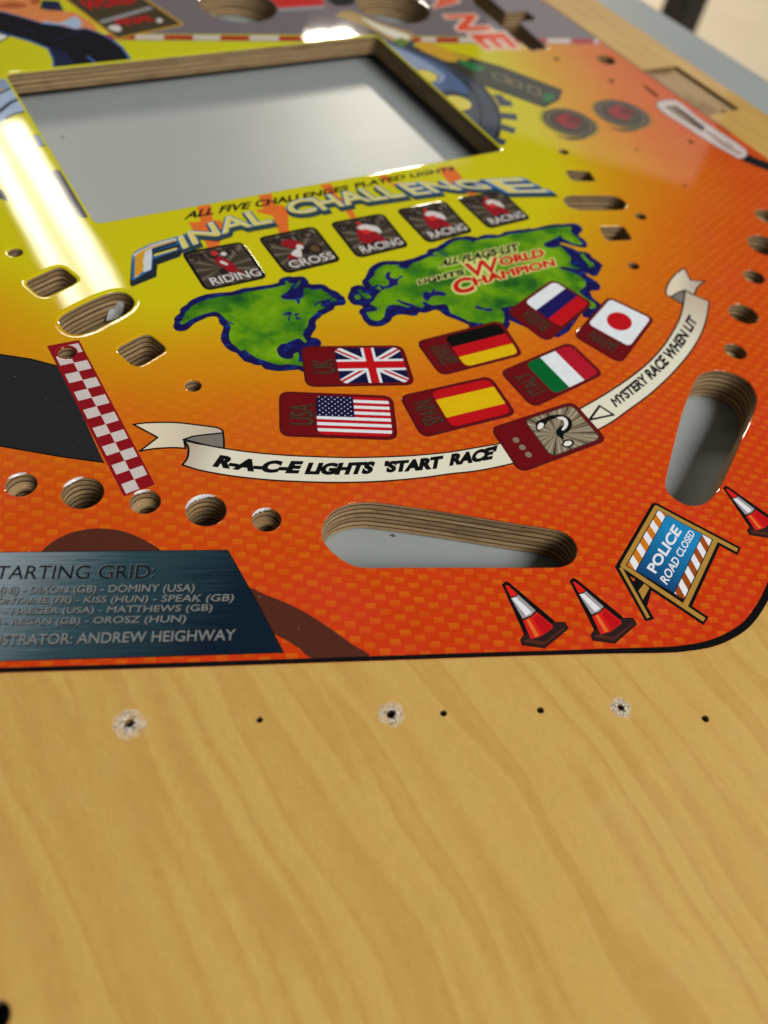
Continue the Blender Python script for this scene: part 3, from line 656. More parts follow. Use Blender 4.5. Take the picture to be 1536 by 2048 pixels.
# ------------------------------------------------------------------ middle: titles, challenge inserts, maps
def arrow(pts):
    P = Print(1); P.px(pts, 'arrow_orange', 0); P.build('arrow_print', root)
arrow([(394,412),(421,409),(426,441),(442,440),(450,458),(436,497),(416,498),(409,480),(388,463),(377,445),(401,443)])
arrow([(516,390),(543,386),(548,411),(566,410),(576,424),(578,464),(558,466),(546,432),(515,424),(514,420),(527,417)])
arrow([(640,370),(662,367),(676,394),(692,396),(712,434),(703,438),(690,420),(660,396),(655,388)])
arrow([(754,351),(772,349),(784,368),(806,366),(812,372),(800,380),(842,398),(846,408),(832,412),(800,380)])
arrow([(878,335),(906,333),(916,345),(926,357),(908,363),(940,380),(958,386),(940,392),(900,366),(886,352)])
P = Print(3)
text(P, 'ALL FIVE', 'black', 0, bottom=[(369,438.5),(432,427),(497,417)], top=[(374,424),(434,413.5),(498,404)], bold=0.035, shear=0.03)
text(P, 'CHALLENGES', 'black', 0, bottom=[(511,414.5),(600,400),(696,380)], top=[(512,401.5),(600,388),(696,370)], bold=0.035)
text(P, 'PLAYED', 'black', 0, bottom=[(712,377),(760,367.5),(809,358)], top=[(710,367),(760,357.5),(810,349)], bold=0.035)
text(P, 'LIGHTS', 'black', 0, bottom=[(823,355.5),(866,348),(908,341)], top=[(820,347.5),(864,340),(907,333)], bold=0.035)
P.build('challenge_caption', root)
P = Print(10)
def logo(txt, B, T, bold=0.06, shear=0.0, blue=False):
    L_ = [(4,6.5,'logo_dark',0.075),(2.8,4.4,'logo_slate',0.065),(1.4,2.4,'logo_dark',0.07),(0,0,'logo_blue' if blue else 'logo_slate',0.065),(-0.6,-0.9,'logo_light',0.02),(0.7,0.2,'logo_yellow',0.0)]
    for k, (dx, dy, m, bo) in enumerate(L_): text(P, txt, m, k, bottom=B, top=T, bold=bo, dx=dx, dy=dy, shear=shear)
# the big F
Fo = [(264,511),(273,502),(300,489),(330,480),(356,473),(366,482),(366,503),(360,514),(315,530),(313,554),(264,574),(260,568)]
P.px(Fo, 'logo_dark', 0); P.px([(264,511),(273,502),(300,489),(330,480),(356,473),(359,478),(359,500),(306,519),(304,540),(266,562),(263,560)], 'logo_blue', 1)
P.px([(266,511),(275,504),(302,491),(330,482),(354,476),(356,481),(305,497),(302,540),(268,557)], 'logo_light', 2)
P.px([(270,513),(278,505),(304,493),(350,480),(351,483),(300,498),(290,504),(286,545),(269,556)], 'logo_gold', 3)
P.px([(286,544),(302,540),(270,558)], 'logo_blue', 4); P.px([(290,505),(302,499),(301,514),(287,520)], 'logo_light', 4)
P.px([(286,519),(303,516),(302,540),(288,545)], 'logo_light', 4); P.px([(267,514),(270,512),(269,556),(265,560)], 'logo_blue', 4)
P.px([(304,505),(358,489),(359,497),(306,515)], 'logo_dark', 4); P.px([(309,509),(354,496),(354,500),(307,514)], 'logo_yellow', 5); P.px([(303,499),(352,484),(354,488),(304,504)], 'logo_dark', 5)
logo('INAL', [(368,498),(410,482),(460,464),(510,452),(545,446)], [(357,476),(400,455),(440,440),(490,427),(524,421)], 0.06)
logo('C', [(582,431),(634,423)], [(572,406),(618,397)], 0.05)
logo('HALL', [(647,421),(690,412),(735,404),(812,393)], [(620,398),(660,390),(705,382),(780,372)], 0.05)
logo('ENG', [(830,391),(880,385),(925,380),(985,378)], [(796,370),(840,366),(890,363.5),(950,362)], 0.05, 0, True)
logo('E', [(1020,386),(1094,385)], [(972,361),(1040,358)], 0.06, 0, True)
P.build('title_logo', root, label='FINAL CHALLENGE title in blue and gold bevelled letters')
def motif(P, f, kind):
    def el(u, v, ru, rv, m, lv, n=18): P.poly([f(u+ru*math.cos(2*math.pi*k/n), v+rv*math.sin(2*math.pi*k/n)) for k in range(n)], m, lv)
    def pg(pts, m, lv, s=3): P.poly(crom([f(*p) for p in pts], s), m, lv)
    if kind == 0:
        el(0.45,0.32,0.09,0.13,'rider_dark',2); pg([(0.40,0.66),(0.52,0.74),(0.62,0.56),(0.66,0.34),(0.56,0.26),(0.46,0.42)],'bike_red',3); pg([(0.52,0.62),(0.60,0.60),(0.64,0.40),(0.58,0.44)],'bike_red',4)
        el(0.47,0.84,0.05,0.06,'red_print',3); el(0.60,0.78,0.05,0.05,'bike_white',4); pg([(0.46,0.58),(0.50,0.62),(0.56,0.52),(0.53,0.48)],'bike_white',5); pg([(0.5,0.24),(0.6,0.30),(0.72,0.22),(0.6,0.18)],'bike_red',3)
        pg([(0.48,0.30),(0.56,0.26),(0.66,0.2),(0.58,0.16)],'bike_white',4)
    elif kind == 1:
        el(0.28,0.20,0.10,0.13,'rider_dark',2); el(0.28,0.20,0.06,0.08,'insert_clear',3); el(0.74,0.44,0.13,0.15,'rider_dark',2); el(0.74,0.44,0.08,0.09,'insert_brown',3)
        pg([(0.26,0.76),(0.46,0.80),(0.62,0.62),(0.5,0.52),(0.34,0.6)],'bike_red',4); pg([(0.2,0.36),(0.3,0.44),(0.42,0.36),(0.3,0.3)],'bike_red',4); el(0.52,0.56,0.06,0.07,'bike_white',5); pg([(0.3,0.44),(0.5,0.54),(0.46,0.36),(0.4,0.3)],'bike_white',5)
        el(0.56,0.46,0.09,0.12,'rider_dark',3)
    else:
        k = 0.04*(kind-3)
        el(0.42+k,0.30,0.11,0.13,'rider_dark',2); el(0.60+k,0.26,0.10,0.12,'rider_dark',2); pg([(0.28+k,0.42),(0.36,0.74),(0.56,0.78),(0.66,0.56),(0.52,0.36),(0.36,0.28)],'bike_red',3)
        pg([(0.40+k,0.74),(0.56+k,0.80),(0.72,0.66),(0.70,0.48),(0.60,0.58),(0.5,0.60)],'bike_white',4); pg([(0.40+k,0.66),(0.54+k,0.66),(0.56,0.56),(0.42,0.54)],'red_print',5); pg([(0.5+k,0.44),(0.62+k,0.5),(0.70,0.30),(0.58,0.26)],'bike_red',5)
        el(0.48+k,0.84,0.04,0.05,'red_print',5)
CH = [('STUNT','RIDING',[(364,506),(483,484),(534,555),(412,581)],'motorcycle rider under STUNT RIDING'),('MOTO','CROSS',[(517,476),(628,453),(681,521),(572,547)],'dirt bike above the word CROSS'),
 ('DRAG','RACING',[(661,446),(765,427),(817,492),(716,516)],'white-fairing bike on the middle racing square'),('ROAD','RACING',[(793,420),(889,402),(945,463),(856,486)],'rider and white wheel on the fourth square'),('STREET','RACING',[(914,397),(1003,382),(1061,437),(978,457)],'rightmost dark square, nearest the end of the title')]
for i, (a, c_, q, lab) in enumerate(CH):
    f, loop, o = frame_insert('challenge_insert', q, 2.6, 'insert_smoke', 'black', 0.8, label='square dark insert: '+lab)
    inner = offset(loop, -0.9); P = Print(3); n = 22
    for k in range(n):
        a0 = 2*math.pi*k/n+0.1; a1 = a0+math.pi/n*(0.8+0.5*((k*7) % 3)/2); P.poly([f(0.45,0.45), f(0.45+0.75*math.cos(a0),0.45+0.75*math.sin(a0)), f(0.45+0.75*math.cos(a1),0.45+0.75*math.sin(a1))], 'insert_dark' if k % 2 else 'ray_dim', 0 if k % 2 else 1, True, inner) if k % 2 == 0 or True else None
    v0 = [f(u, v) for u, v in [(0.05,0.6),(0.3,0.9),(0.95,0.95),(0.95,0.6),(0.5,0.75)]]
    motif(P, f, i)
    text(P, a, 'rider_dark', 2, quad=[f_ for f_ in [(q[0][0]*0.84+q[1][0]*0.06+q[3][0]*0.10, q[0][1]*0.84+q[1][1]*0.06+q[3][1]*0.10),(q[0][0]*0.12+q[1][0]*0.80+q[2][0]*0.08, q[0][1]*0.12+q[1][1]*0.80+q[2][1]*0.08),(q[0][0]*0.10+q[1][0]*0.64+q[2][0]*0.26, q[0][1]*0.10+q[1][1]*0.64+q[2][1]*0.26),(q[0][0]*0.66+q[1][0]*0.06+q[3][0]*0.28, q[0][1]*0.66+q[1][1]*0.06+q[3][1]*0.28)]], bold=0.03)
    def L(u, v):   # photo-plane blend of the four corners
        return tuple((q[3][j]*(1-u)+q[2][j]*u)*(1-v)+(q[0][j]*(1-u)+q[1][j]*u)*v for j in (0, 1))
    text(P, c_, 'rider_dark', 5, quad=[L(0.15,0.27),L(0.95,0.27),L(0.95,0.085),L(0.15,0.085)], bold=0.07)
    text(P, c_, 'bike_white', 6, quad=[L(0.15,0.27),L(0.95,0.27),L(0.95,0.085),L(0.15,0.085)], bold=0.015)
    P.build('challenge_print', o)
# North America
def m_na(p): return [(340+x/4.042, 540+y/4.042) for x, y in p]
NAo = m_na([(35,455),(45,420),(42,395),(60,372),(88,350),(90,318),(115,298),(140,282),(165,255),(200,235),(250,215),(300,200),(400,188),(500,180),(550,165),(600,150),(660,145),(700,138),(760,130),(800,125),(880,105),(890,80),(920,65),(960,56),(1000,60),(1050,56),(1085,62),(1110,90),(1118,112),(1150,120),(1190,118),(1230,120),(1262,132),(1290,155),(1350,180),(1378,205),(1400,220),(1415,260),(1400,280),(1360,284),(1330,290),(1315,315),(1290,330),(1250,350),(1220,365),(1205,385),(1180,400),(1168,430),(1175,455),(1165,480),(1150,500),(1140,520),(1130,545),(1155,552),(1180,555),(1205,570),(1215,590),(1205,615),(1170,635),(1110,660),(1090,810),(1040,800),(980,805),(880,812),(830,806),(790,800),(765,790),(740,765),(710,765),(680,758),(650,745),(610,735),(590,715),(570,698),(550,672),(530,662),(500,652),(480,640),(455,620),(440,598),(422,570),(420,540),(430,500),(440,462),(425,445),(408,428),(402,400),(395,385),(370,372),(310,375),(250,400),(190,430),(140,475),(110,488),(75,490),(50,480)])
NAg = m_na([(92,440),(80,425),(95,410),(105,390),(120,365),(125,345),(150,325),(170,300),(200,280),(250,258),(300,238),(360,225),(420,213),(500,208),(540,202),(580,188),(620,178),(720,163),(800,150),(860,140),(900,128),(935,122),(930,90),(960,95),(975,112),(1000,108),(985,125),(960,160),(930,188),(900,205),(897,222),(920,236),(950,240),(1000,244),(1020,246),(1028,268),(1042,275),(1052,262),(1050,238),(1075,222),(1082,200),(1080,165),(1088,148),(1110,146),(1135,152),(1155,160),(1175,162),(1200,158),(1225,156),(1240,172),(1275,188),(1290,205),(1312,215),(1295,232),(1260,240),(1230,248),(1200,255),(1178,272),(1160,298),(1180,290),(1205,268),(1225,275),(1215,290),(1255,300),(1225,318),(1200,325),(1185,345),(1160,368),(1140,385),(1120,405),(1118,435),(1105,462),(1088,488),(1072,515),(1085,545),(1102,575),(1090,588),(1068,568),(1045,553),(1010,560),(980,572),(950,590),(905,598),(880,615),(864,640),(868,665),(882,692),(905,710),(940,720),(985,718),(998,700),(1002,680),(1035,668),(1042,700),(1038,740),(1080,748),(1085,778),(1020,770),(960,762),(900,768),(860,764),(800,744),(760,730),(725,722),(690,708),(650,682),(610,655),(585,655),(560,645),(538,622),(515,606),(495,585),(482,560),(478,520),(488,478),(488,452),(465,425),(448,408),(440,388),(420,368),(400,350),(370,338),(340,340),(300,350),(240,370),(180,396),(130,425)])
P = Print(1)
no = ccw(crom(WP(NAo), 3)); P.poly(offset(no, 0.35), 'navy', 0); P.poly(no, 'map_sea', 1); P.poly(crom(WP(NAg), 3), 'map_green', 2)
P.px(m_na([(905,375),(925,350),(960,338),(990,350),(985,360),(972,365),(968,400),(960,415),(950,400),(962,372),(940,362)]), 'map_blue', 3, 2); P.px(m_na([(1000,362),(1020,350),(1045,352),(1040,362),(1025,368),(1030,385),(1060,385),(1050,396),(1030,405),(1015,400),(1020,378)]), 'map_blue', 3, 2)
P.px(m_na([(1000,150),(1030,110),(1050,85),(1055,100),(1035,130),(1010,148)]), 'map_green', 3); P.px(m_na([(1300,240),(1330,225),(1350,242),(1345,256),(1320,250),(1300,262)]), 'map_green', 3)
P.line(m_na([(440,400),(480,425),(510,440)]), 0.6, 'map_blue', 3, 2); P.line(m_na([(600,650),(640,690),(700,700)]), 0.8, 'map_blue', 3, 2); P.px(m_na([(620,640),(650,650),(700,690),(730,716),(690,706),(640,676)]), 'map_green', 4)
P.build('map_print', root, label='green North America outline with dark blue coast')
def ml(p): return [(690+x/5.689, 440+y/5.689) for x, y in p]
def mr(p): return [(940+x/5.12, 430+y/5.12) for x, y in p]
EU = ml([(40,885),(50,840),(68,805),(70,780),(95,760),(150,745),(200,752),(225,762),(205,725),(205,690),(232,665),(248,635),(265,595),(280,565),(310,530),(350,505),(390,485),(450,472),(510,468),(560,468),(620,472),(680,465),(730,452),(780,440),(820,425),(860,408),(900,395),(935,378),(945,350),(965,335),(1010,325),(1045,318),(1080,292),(1120,270),(1160,240),(1200,220),(1240,205),(1290,195),(1340,192),(1400,185),(1440,192),(1480,195)])
EU += mr([(10,225),(45,235),(85,230),(120,215),(160,205),(220,202),(300,206),(335,190),(370,172),(430,165),(500,153),(560,150),(600,140),(650,142),(700,132),(750,120),(800,108),(850,100),(900,95),(950,98),(1000,92),(1050,90),(1090,95),(1125,115),(1145,140),(1135,170),(1105,200),(1120,225),(1160,250),(1190,290),(1192,320),(1165,332),(1120,325),(1060,312),(1000,295),(950,282),(915,286),(925,303),(960,312),(1010,330),(1060,350),(1110,375),(1150,378),(1190,385),(1225,402),(1240,430),(1270,450),(1310,478),(1352,515),(1335,545),(1320,580),(1290,620),(1250,620),(1215,600),(1175,600),(1190,620),(1230,645),(1270,670),(1310,700),(1328,735),(1315,765),(1270,770),(1225,778),(1235,820),(1250,850),(1290,880),(1330,915),(1338,945),(1310,975),(1280,1000),(1250,1040),(1210,1050),(1160,1035),(1130,1010),(900,1250),(420,1080),(405,1110),(375,1165),(340,1155),(200,1250),(0,1150)])
EU += ml([(1440,1215),(1410,1190),(1370,1170),(1320,1150),(1260,1125),(1200,1105),(1150,1085),(1110,1055),(1080,1030),(1040,1018),(1000,1022),(950,1040),(900,1052),(850,1045),(828,1055),(815,1080),(780,1085),(740,1082),(680,1072),(620,1070),(580,1080),(535,1105),(515,1140),(480,1168),(440,1190),(390,1205),(330,1205),(285,1198),(245,1165),(215,1130),(200,1095),(180,1070),(168,1045),(185,1018),(215,1000),(195,975),(160,965),(110,962),(80,945),(55,915)])
P = Print(1)
eo = ccw(crom(WP(EU), 3)); P.poly(offset(eo, 0.3), 'navy', 0); P.poly(eo, 'map_sea', 1)
EG = ml([(275,690),(318,650),(335,620),(345,585),(375,560),(405,535),(450,515),(500,510),(560,512),(620,510),(600,530),(640,548),(700,555),(745,520),(770,495),(830,475),(880,455),(930,432),(975,412),(1010,412),(1000,385),(1040,360),(1090,345),(1130,325),(1170,290),(1220,255),(1260,240),(1300,225),(1380,228),(1430,240),(1450,262),(1480,240)])
EG += mr([(20,270),(70,262),(150,245),(250,238),(330,225),(400,200),(480,188),(560,178),(650,165),(740,150),(820,132),(900,122),(980,120),(1040,125),(1030,160),(1045,190),(1090,225),(1130,275),(1150,300),(1100,300),(1040,285),(990,255),(950,240),(930,210),(880,235),(800,270),(755,295),(780,330),(850,338),(920,325),(960,360),(1010,410),(1035,450),(1020,490),(1060,520),(1120,545),(1100,560),(1020,540),(925,530),(930,555),(1010,575),(1080,600),(1140,640),(1180,680),(1180,730),(1120,780),(1150,820),(1200,860),(1270,900),(1290,940),(1240,960),(1100,900),(800,1000),(520,930),(380,940),(320,965),(345,1010),(350,1070),(330,1110),(250,1110),(100,1110),(0,1090)])
EG += ml([(1440,1172),(1380,1140),(1300,1100),(1240,1075),(1195,1052),(1185,1010),(1150,960),(1110,958),(1050,965),(980,965),(930,940),(905,930),(880,940),(900,975),(870,1000),(820,985),(770,960),(700,945),(640,925),(600,908),(640,950),(700,975),(745,985),(700,990),(640,975),(560,965),(500,975),(465,1010),(455,1060),(440,1105),(400,1140),(340,1145),(290,1125),(265,1090),(245,1055),(300,1045),(370,1030),(360,1000),(320,975),(290,955),(325,920),(350,880),(380,840),(420,800),(385,790),(350,775),(400,745),(360,735),(330,755),(290,730)])
EG2 = ccw(crom(WP(EG), 3)); P.poly(EG2, 'map_green', 2)
P.px(ml([(150,800),(180,795),(200,825),(240,835),(280,855),(300,880),(270,895),(230,890),(200,860),(165,835)]), 'map_green', 2, 2); P.px(ml([(115,860),(150,850),(180,875),(170,900),(130,905),(112,885)]), 'map_green', 2, 2)
P.px(ml([(455,640),(470,610),(495,588),(522,600),(508,640),(540,662),(590,665),(640,632),(665,645),(620,670),(600,700),(605,735),(560,750),(520,770),(450,785),(420,775),(440,755),(490,745),(500,700),(470,670)]), 'map_blue', 3, 2)
P.px(ml([(390,745),(410,740),(440,760),(450,790),(425,800),(405,775)]), 'map_blue', 3, 2)
P.px(ml([(890,880),(890,830),(930,815),(980,830),(1000,780),(1025,790),(1015,815),(1060,810),(1120,820),(1155,845),(1130,865),(1060,860),(1000,868),(965,895),(945,925),(910,910)]), 'map_blue', 3, 2)
P.line(ml([(1060,365),(1100,370),(1140,395),(1165,415)]), 0.7, 'map_blue', 3, 2); P.line(ml([(1000,400),(1050,410)]), 0.7, 'map_blue', 3)
P.line(ml([(600,915),(660,940),(720,955),(760,975)]), 1.0, 'map_blue', 3, 2)
P.px(mr([(1130,400),(1165,400),(1190,440),(1230,480),(1270,500),(1250,540),(1215,530),(1200,490),(1150,440)]), 'map_green', 3, 2)
P.px(mr([(50,930),(90,932),(150,960),(220,955),(230,975),(180,988),(110,965)]), 'map_blue', 3, 2)
P.px(ml([(1475,985),(1510,975),(1560,1000),(1550,1020),(1500,1010)]), 'map_blue', 3, 2)
def halo(txt, q, bold):
    text(P, txt, 'halo', 4, quad=q, bold=bold+0.10)
L1 = [(885,520),(1034,487),(1039,501),(880,534)]; L2 = [(836,560.5),(926,538.5),(928,549),(839,569)]
qW = [(928,528),(994,514),(1000,541),(938,556)]; qO = [(998,517),(1084,498),(1088,512.5),(1003,531.5)]; qC = [(906,562),(938,554),(947,580),(912,588)]; qH = [(944,556),(1105,518),(1110,531),(951,571)]
for t_, q_ in (('ALL FLAGS LIT', L1), ('LIGHTS', L2), ('W', qW), ('ORLD', qO), ('C', qC), ('HAMPION', qH)): halo(t_, q_, 0.03)
text(P, 'ALL FLAGS LIT', 'black', 5, quad=L1, bold=0.045); text(P, 'LIGHTS', 'black', 5, quad=L2, bold=0.045)
text(P, 'W', 'title_red', 6, quad=qW, bold=0.02); text(P, 'ORLD', 'title_red', 6, quad=qO, bold=0.05); text(P, 'C', 'title_red', 6, quad=qC, bold=0.05); text(P, 'HAMPION', 'title_red', 6, quad=qH, bold=0.045)
P.build('map_print', root, label='green Europe and Asia outline with WORLD CHAMPION lettering')
# ------------------------------------------------------------------ ribbon
P = Print(2)
top1 = [(374,883),(409,890),(447,897),(495,904),(545,909),(600,912.5),(700,915.5),(800,913),(850,909.5),(900,904.5),(950,896),(1000,887),(1060,870)]
bot1 = [(365,930),(401,941),(456,951),(505,957),(550,961),(600,963.5),(650,965),(700,965),(750,963.5),(800,960),(850,955),(900,948),(960,941),(1030,926),(1080,910)]
T1 = crom(WP(top1), 4, False); B1 = crom(WP(bot1), 4, False)
left_edge = crom(WP([(367,879),(376,893),(377,906),(374,918),(365,930)]), 4, False)
tail = WP([(267,849),(290,846)])+crom(WP([(315,845),(345,845),(370,847),(395,850),(418,853),(432,855),(441,858),(446,863)]), 3, False)+WP([(446,866),(407,870),(385,873),(368,879),(371,897)])+crom(WP([(371,897),(350,895.5),(331,896),(305,898),(279,902.5)]), 3, False)+WP([(296,890),(315.5,875)])
P.poly(tail, 'ribbon_tail', 0); P.poly(stroke(dedupe(tail), 0.55, True), 'black', 3)
fold = WP([(368,879),(385,873),(407,870),(446,866),(448,880),(448,897),(425,893),(407,889)]); P.poly(fold, 'fold_grey', 1); P.poly(stroke(fold, 0.55, True), 'black', 4)
main = dedupe(left_edge[::-1]+T1+B1[::-1]); P.poly(main, 'ribbon_left', 5)
P.poly(stroke(dedupe(T1), 0.5), 'black', 6); P.poly(stroke(dedupe(B1), 0.5), 'black', 6); P.poly(stroke(dedupe(left_edge), 0.55), 'black', 6); P.line([(367,879),(390,887),(409,890)], 0.5, 'black', 6)
top2 = [(1120,840),(1161,817),(1195,798),(1224,780),(1258,757),(1291,731),(1313,709),(1331,687),(1346,663),(1358,640),(1366,612),(1370,581)]
bot2 = [(1150,884),(1201,857),(1230,840),(1257,820),(1293,794),(1324,767),(1350,741),(1374,713),(1390,690),(1403,666),(1413,636),(1418,603)]
T2 = crom(WP(top2), 4, False); B2 = crom(WP(bot2), 4, False); end2 = WP([(1370,581),(1380,587),(1392,592),(1405,598),(1418,603)])
tail2 = WP([(1369,536),(1375,549),(1381.5,560.5),(1396,562),(1411,562.5),(1402,568),(1394,576),(1388,590),(1370,580),(1356,585),(1341,594),(1334,591),(1331,584),(1335,570),(1342,558),(1352,547)])
P.poly(tail2, 'ribbon_tail_right', 0); P.poly(stroke(tail2, 0.6, True), 'black', 2)
fold2 = WP([(1341,594),(1356,585),(1370,581),(1368,600),(1365,609),(1352,601)]); P.poly(fold2, 'fold_grey', 1); P.poly(stroke(fold2, 0.6, True), 'black', 3)
P.poly(dedupe(T2+end2+B2[::-1]), 'ribbon_right', 5); P.poly(stroke(dedupe(T2), 0.55), 'black', 6); P.poly(stroke(dedupe(B2), 0.55), 'black', 6); P.poly(stroke(end2, 0.6), 'black', 6)
for t_, B_, T_ in [('R-A-C-E', [(429,932),(510,942),(594,945.5)], [(434,911),(512,921),(595,924)]), ('LIGHTS', [(612,947),(676,948),(741,946)], [(613,927),(678,927.5),(742,925)]), ("'START", [(768,944),(822,941),(880,935)], [(766,925),(822,921),(878,914)]), ("RACE'", [(901,930),(945,924),(988,916)], [(899,910),(943,904),(986,895)])]:
    text(P, t_, 'black', 7, bottom=B_, top=T_, bold=0.07, shear=0.055 if len(t_) > 5 else 0.075)
text(P, 'MYSTERY RACE WHEN LIT', 'black', 7, bottom=[(1232,814),(1277,780),(1324,740),(1357,703),(1377,673),(1394,643)], top=[(1221,799),(1268,762),(1310,722),(1342,686),(1362,658),(1378,630)], bold=0.045)
P.line([(1179,840),(1199,812),(1227,830)], 0.8, 'black', 7, 0, True)
P.build('ribbon_banner', root, label='long cream ribbon with black race lettering, folded at both ends')
# ------------------------------------------------------------------ flag inserts
def rect(f, u0, v0, u1, v1): return [f(u0,v0), f(u1,v0), f(u1,v1), f(u0,v1)]
U0, U1, VB, VT = 0.315, 0.965, 0.05, 0.945
FL = [('usa', 'USA', [(560,784),(784,793),(794,879),(561,871)], 'stars and stripes flag insert'), ('uk', 'UK', [(603,694),(804,692),(829,769),(613,773)], 'crossed red, white and blue British flag insert'),
 ('de', 'GERMANY', [(833,684),(1001,641),(1045,709),(882,751)], 'black, red and gold flag insert'), ('es', 'SPAIN', [(800,793),(980,753),(1032,828),(845,875)], 'red and yellow banded flag insert'),
 ('it', 'ITALY', [(1001,744),(1140,685),(1206,748),(1066,815)], 'green, white and red flag insert'), ('ru', 'RUSSIA', [(1014,624),(1107,559),(1185,607),(1093,684)], 'white, blue and red banded flag insert'),
 ('jp', 'JAPAN', [(1148,672),(1218,594),(1308,637),(1241,727)], 'white flag insert with a red disc')]
for kind, nm, q, lab in FL:
    f, loop, o = frame_insert('flag_insert', q, 3.1, 'dark_red', 'border_red', 0.35, lvl=10, label=lab)
    P = Print(12)
    def S(u, v): return U0+(U1-U0)*u, VB+(VT-VB)*v
    def fr(u0, v0, u1, v1, m, lv): a = S(u0, v0); b_ = S(u1, v1); P.poly(rect(f, a[0], a[1], b_[0], b_[1]), m, lv, True, inner)
    def fp(pts, m, lv): P.poly([f(*S(*p)) for p in pts], m, lv, True, inner)
    inner = ccw(rounded(rect(f, U0, VB, U1, VT), 2.6 if kind != 'jp' else 2.2, 6))
    if kind == 'usa':
        P.poly(inner, 'flag_red', 0)
        for k in range(6): fr(0, (2*k+1)/13, 1, (2*k+2)/13, 'flag_white', 1)
        fr(0, 6/13, 0.51, 1, 'navy', 2)
        for r_ in range(9):
            for c_ in range(6 if r_ % 2 == 0 else 5):
                u = 0.51*((c_+ (0.5 if r_ % 2 == 0 else 1.0))/6); v = 6/13+7/13*((r_+0.6)/9.2); cc = f(*S(u, v)); P.poly([(cc[0]+(0.30 if k % 2 == 0 else 0.14)*math.sin(math.pi*k/5), cc[1]+(0.30 if k % 2 == 0 else 0.14)*math.cos(math.pi*k/5)) for k in range(10)], 'flag_white', 3, False)
    elif kind == 'uk':
        P.poly(inner, 'navy', 0)
        for a, b_ in [((0,0),(1,1)),((0,1),(1,0))]: P.poly(stroke([f(*S(*a)), f(*S(*b_))], 2.6), 'flag_white', 1, True, inner)
        for a, b_ in [((0,0.03),(0.47,0.45)),((1,0.97),(0.53,0.55)),((0.03,1-0.06),(0.44,0.56)),((0.97,0.06),(0.56,0.44))]: P.poly(stroke([f(*S(*a)), f(*S(*b_))], 0.85), 'flag_red', 2, True, inner)
        fr(0,0.34,1,0.66,'flag_white',3); fr(0.40,0,0.60,1,'flag_white',3); fr(0,0.40,1,0.60,'flag_red',4); fr(0.44,0,0.56,1,'flag_red',4)
    elif kind == 'de': P.poly(inner, 'flag_red', 0); fr(0,0.66,1,1,'flag_black',1); fr(0,0,1,0.33,'flag_yellow',1)
    elif kind == 'es': P.poly(inner, 'flag_red', 0); fr(0,0.26,1,0.76,'flag_yellow',1)
    elif kind == 'it': P.poly(inner, 'flag_white', 0); fr(0,0,0.32,1,'flag_green',1); fr(0.66,0,1,1,'italy_red',1)
    elif kind == 'ru': P.poly(inner, 'flag_white', 0); fr(0,0.32,1,0.66,'flag_blue',1); fr(0,0,1,0.34,'flag_red',1)
    elif kind == 'jp':
        P.poly(inner, 'flag_white', 0); cc = S(0.5,0.5); P.poly([f(cc[0]+0.175*math.cos(2*math.pi*k/28), cc[1]+0.245*math.sin(2*math.pi*k/28)) for k in range(28)], 'flag_red', 1)
    # country name etched in clear along the short side, reading upwards
    hgt = {2: 0.36, 3: 0.48}.get(len(nm), 0.56); v0, v1 = 0.5-hgt/2, 0.5+hgt/2
    def Q(u, v): return tuple((q[3][j]*(1-u)+q[2][j]*u)*(1-v)+(q[0][j]*(1-u)+q[1][j]*u)*v for j in (0, 1))
    qq = [Q(0.085,v0), Q(0.085,v1), Q(0.285,v1), Q(0.285,v0)]
    text(P, nm, 'etched', 0, quad=qq, bold=0.06); text(P, nm, 'etched_light', 1, quad=qq, bold=0.0)
    P.build('flag_print', o)
q = [(982,857),(1146,804),(1213,880),(1040,945)]
f, loop, o = frame_insert('mystery_insert', q, 3.1, 'dark_red', 'border_red', 0.35, lvl=12, label='insert with a black and white question mark on a ribbed clear panel')
P = Print(14); inner = ccw(rounded(rect(f, 0.37, 0.07, 0.95, 0.93), 2.2, 6)); P.poly(offset(inner, 0.35), 'insert_dark', 0); P.poly(inner, 'insert_clear', 1)
n = 40
for k in range(n):
    a0 = 2*math.pi*k/n; a1 = a0+math.pi/n*(0.5+0.5*random.random()); r_ = 0.7
    P.poly([f(0.58+0.02*math.cos(a0),0.46+0.02*math.sin(a0)), f(0.58+r_*math.cos(a0),0.46+r_*math.sin(a0)), f(0.58+r_*math.cos(a1),0.46+r_*math.sin(a1))], 'insert_ray' if k % 3 else 'insert_dark', 2, True, inner)
for u, v in [(0.155,0.60),(0.165,0.42),(0.175,0.25)]: P.poly([f(u+0.032*math.cos(2*math.pi*k/16), v+0.06*math.sin(2*math.pi*k/16)) for k in range(16)], 'insert_clear', 1)
def tv(x, y): return (780+x/2.844, 540+y/2.844)
P.px([tv(*p) for p in [(828,890),(835,865),(870,848),(920,828),(980,826),(1020,845),(1036,880),(1020,915),(985,940),(988,965),(965,955),(945,935),(950,905),(985,880),(975,855),(940,848),(900,862),(880,890),(850,918),(832,910)]], 'black', 3, 3)
P.px([tv(*p) for p in [(838,893),(850,873),(872,876),(870,896),(850,910),(840,905)]], 'white', 4, 3); P.px([tv(*p) for p in [(945,842),(985,838),(1010,862),(1008,892),(985,915),(975,908),(990,885),(985,860),(962,850)]], 'white', 4, 3)
P.px([tv(*p) for p in [(975,995),(990,972),(1020,965),(1045,978),(1040,1000),(1010,1012),(985,1008)]], 'black', 3, 3); P.px([tv(*p) for p in [(986,995),(998,978),(1022,975),(1034,986),(1022,1000),(1000,1004)]], 'white', 4, 3)
P.build('mystery_print', o)
